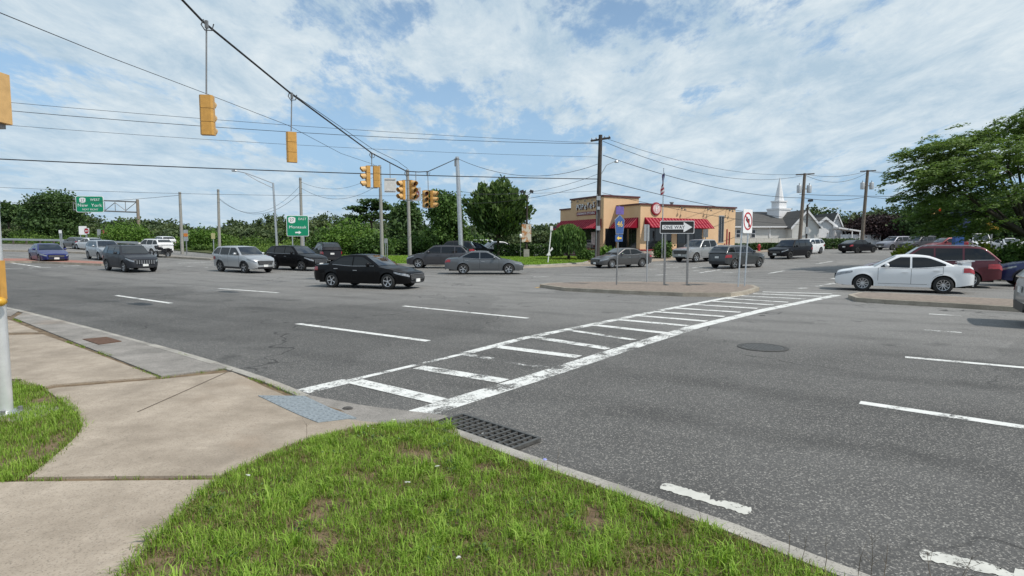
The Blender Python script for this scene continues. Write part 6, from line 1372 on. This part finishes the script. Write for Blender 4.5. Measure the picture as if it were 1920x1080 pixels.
def lawn(poly, n, nm, label, short=1.0):
    P = scatter(poly, n); n1 = vnoise(P, 1.7, 1); n2 = vnoise(P, 4.5, 2); n3 = vnoise(P, 11, 3); cl = .5*n1+.3*n2+.2*n3
    keep = RNG.random(len(P)) < np.clip((cl-.21)*4.2, .10, 1); P, cl, n2, n3 = P[keep], cl[keep], n2[keep], n3[keep]
    dry = np.clip((.46-.55*n2-.45*n3)*3.2, 0, 1); N = len(P); t = RNG.normal(.64, .17, N)+(n3-.5)*.45+(n2-.5)*.25; isdry = RNG.random(N) < np.clip(.06+dry*.6, 0, .9); t = np.where(isdry, RNG.uniform(.02, .34, N), t)
    L = short*RNG.uniform(.035, .085, N)*(.75+.7*n3)*np.where(isdry, .6, 1); wd = RNG.uniform(.003, .0068, N); lean = RNG.uniform(.15, .95, N)
    return blades(nm, P, ZLv(P)-.018, L, wd, np.clip(t, 0, 1), lean, label)
lawn(LR, 330000, 'grass', 'patchy green grass with dry spots on the kerb corner')
LL = [gl(p) for p in ((-260, 980), (-60, 915), (0, 903), (44, 896), (84, 869), (114, 843), (139, 819), (152, 800), (146, 781), (132, 765), (110, 747), (86, 729), (40, 713), (-130, 712), (-320, 760))]
lawn(LL, 90000, 'grass', 'small lawn patch around the silver pole')
# flattened dead thatch and broad-leaved weeds between the blades
P = scatter(LR, 36000); P = P[RNG.random(len(P)) < np.clip((.62-vnoise(P, 4.5, 2))*2.2, .12, 1)]; N = len(P)
blades('thatch', P, ZLv(P)-.012, RNG.uniform(.03, .09, N), RNG.uniform(.0025, .005, N), np.clip(RNG.normal(.12, .08, N), 0, .3), RNG.uniform(1.15, 1.6, N), 'straw-coloured dead thatch lying between the grass blades')
P0 = scatter(LR, 420); P0 = P0[vnoise(P0, 2.1, 6) > .55]; idx = np.repeat(np.arange(len(P0)), 16); P = P0[idx]+RNG.normal(0, .035, (len(idx), 2)); N = len(P)
C = np.column_stack([P, ZLv(P)+RNG.uniform(.0, .035, N)]); o = quads('weeds', C, RNG.uniform(.012, .026, N), leaf_mat('leaf_clover', (.05, .085, .025), (.085, .145, .04), (.13, .20, .06)), None, .6, 1.3); struct(o, 'stuff', 'low broad-leaved weeds scattered in the corner lawn', 'weeds')
# coarse crabgrass tufts
T_ = []; 
P0 = scatter(LR, 500)[:230]; idx = np.repeat(np.arange(len(P0)), 22); P = P0[idx]+RNG.normal(0, .022, (len(idx), 2)); N = len(P); tk = RNG.normal(.80, .08, len(P0))[idx]; sc_ = RNG.uniform(.6, 1.5, len(P0))[idx]
blades('grass', P, ZLv(P)-.018, RNG.uniform(.07, .13, N)*sc_, RNG.uniform(.006, .010, N), np.clip(tk+RNG.normal(0, .06, N), 0, 1), RNG.uniform(.3, .95, N), 'coarse crabgrass tufts in the corner lawn')
# grass growing out of the joints and along the kerb
seg = [((46, 900), (120, 899)), ((215, 898), (265, 897)), ((320, 897), (420, 893)), ((300, 709), (432, 690)), ((125, 640), (160, 652)), ((170, 656), (225, 672)), ((26, 598), (125, 640)), ((470, 708), (560, 733)), ((250, 690), (300, 708)), ((335, 663), (355, 668)), ((640, 790), (740, 780))]
P = []
for a, b in seg:
    A, B = gl(a), gl(b); n = int((B-A).length*260); t = RNG.random(n); keep = vnoise(np.stack([t*9, t*0+A.x], 1), 1, 5) > .38; t = t[keep]; P.append(np.stack([A.x+(B.x-A.x)*t, A.y+(B.y-A.y)*t], 1)+RNG.normal(0, .018, (len(t), 2)))
P = np.concatenate(P); N = len(P); blades('grass', P, ZLv(P)-.02, RNG.uniform(.02, .065, N), RNG.uniform(.003, .006, N), np.clip(RNG.normal(.55, .18, N), 0, 1), RNG.uniform(.2, .9, N), 'weedy grass growing out of the sidewalk joints')
# low mat of dry weeds along the kerb edge
K = offs(kr, .24)[2:-1]; P = []
for a, b in zip(K, K[1:]):
    n = int((b-a).length*900); t = RNG.random(n); P.append(np.stack([a.x+(b.x-a.x)*t, a.y+(b.y-a.y)*t], 1)+RNG.normal(0, .05, (n, 2)))
P = np.concatenate(P); P = P[inpoly(P, corner)]; N = len(P); blades('grass', P, ZLv(P)-.015, RNG.uniform(.02, .06, N), RNG.uniform(.003, .006, N), np.clip(RNG.normal(.30, .10, N), .1, 1), RNG.uniform(.3, 1, N), 'dry olive weeds matted along the kerb')
# ragged grass hanging over the slab edges
for edge in (LR[1:16], LL[1:11]):
    P = []
    for a, b in zip(edge, edge[1:]):
        n = int((b-a).length*420); t = RNG.random(n); P.append(np.stack([a.x+(b.x-a.x)*t, a.y+(b.y-a.y)*t], 1)+RNG.normal(0, .03, (n, 2)))
    P = np.concatenate(P); P = P[vnoise(P, 7, 9)+.35*RNG.random(len(P)) > .42]; N = len(P); blades('grass', P, ZLv(P)-.012, RNG.uniform(.03, .085, N), RNG.uniform(.003, .006, N), np.clip(RNG.normal(.58, .2, N), 0, 1), RNG.uniform(.3, 1, N), 'ragged grass rim leaning over the slab edge')
# verge grass far away
for nm_, poly, n, lb in (('grass', [Vector((p.x, p.y, 0)) for p in vf]+[st(1090, 58), st(1040, 60), st(900, 60), st(760, 60), st(630, 60)], 60000, 'mown grass on the far verge'),):
    P = scatter(poly, n); N = len(P); Z0 = np.array([T(x, y)+.12 for x, y in P]); blades(nm_, P, Z0, RNG.uniform(.08, .2, N), RNG.uniform(.02, .05, N), np.clip(RNG.normal(.72, .14, N), 0, 1), RNG.uniform(.2, .8, N), lb)
# twiggy dead weeds at the kerb, chicory, litter
tw = bark('dry_stalk', (.10, .075, .055), (.17, .13, .09))
for i, (px, py, h) in enumerate(((1478, 1052, .17), (1500, 1056, .19), (1545, 1070, .15), (1608, 1082, .20), (1632, 1088, .26), (1655, 1092, .20), (1755, 1110, .20), (1795, 1116, .22), (1298, 1004, .14), (1045, 880, .12), (1022, 890, .13), (575, 822, .14))):
    p = gp(px, py, .12); r_ = thing('dry_weed', ('leftmost dry weed stalk of the right kerb cluster', 'forked dry weed second in the right kerb cluster', 'short dry weed in the right kerb cluster', 'tall dark weed left of the tallest stalk', 'tallest branching dead weed at the bottom right kerb', 'dead weed right of the tallest stalk', 'dead weed left of the rightmost stalk', 'rightmost dead weed by the worn edge line', 'lone dry stalk beside the near worn edge line', 'thin weed stalk right of the chicory', 'chicory stalk near the storm drain', 'single reddish stalk at the ramp edge of the lawn')[i], 'weed', p, random.uniform(0, 6), 'dry weed stalks')
    b = MB(); tip = Vector((random.uniform(-.06, .06), 0, h)); b.tube([(0, 0, -.02), tip*.5+Vector((.01, 0, 0)), tip], [.002, .0016, .0008], 4)
    for k in range(7 if h > .2 else 2):
        q = tip*random.uniform(.3, .95); b.tube([q, q+Vector((random.uniform(-.07, .07), random.uniform(-.05, .05), random.uniform(.03, .09)))], [.0011, .0006], 3)
    b.build('stalk', tw, r_)
    if i == 10: MB().lathe([(0, -.004), (.018, 0), (.012, .006), (0, .008)], 8, 'Z', tip).build('blossom', flat('chicory_blue', (.28, .30, .62), .7), r_)
wl_ = flat('litter_white', (.66, .66, .63), .7)
for i, (px, py, s_) in enumerate(((466, 893, .030), (763, 907, .035), (820, 876, .030), (690, 788, .02), (700, 794, .018), (905, 812, .016), (860, 1050, .028), (738, 775, .03))):
    p = gp(px, py, .13); pts = [(s_*.7*random.uniform(.5, 1.2)*math.cos(a), s_*.7*random.uniform(.3, .7)*math.sin(a)) for a in [k*6.28/7 for k in range(7)]]
    o = MB().prism(pts, 0, .006).build('litter', wl_, None, loc=(p.x, p.y, ZL(p.x, p.y)+.018)); o.rotation_euler = (random.uniform(-.4, .4), random.uniform(-.4, .4), 0); tag(o, ('white scrap at the left rim of the lawn', 'crumpled clear scrap in the middle of the lawn', 'pale scrap lying upper middle of the lawn', 'tiny scrap at the lawn tip by the ramp', 'second tiny scrap at the lawn tip', 'tiny scrap near the storm drain', 'grey scrap low in the middle of the lawn', 'white sliver on the ramp apron')[i], 'litter', 'litter scraps')
p = gp(652, 763, .03); o = MB().lathe([(0, .03), (.05, .022), (.075, .0)], 9).build('stone', two_tone('dark_stone', (.05, .048, .045), (.09, .085, .08), 20), None, loc=(p.x, p.y, ZL(p.x, p.y)+.0)); o.scale = (.85, .55, .6); tag(o, 'dark lump of asphalt on the ramp apron', 'stone')
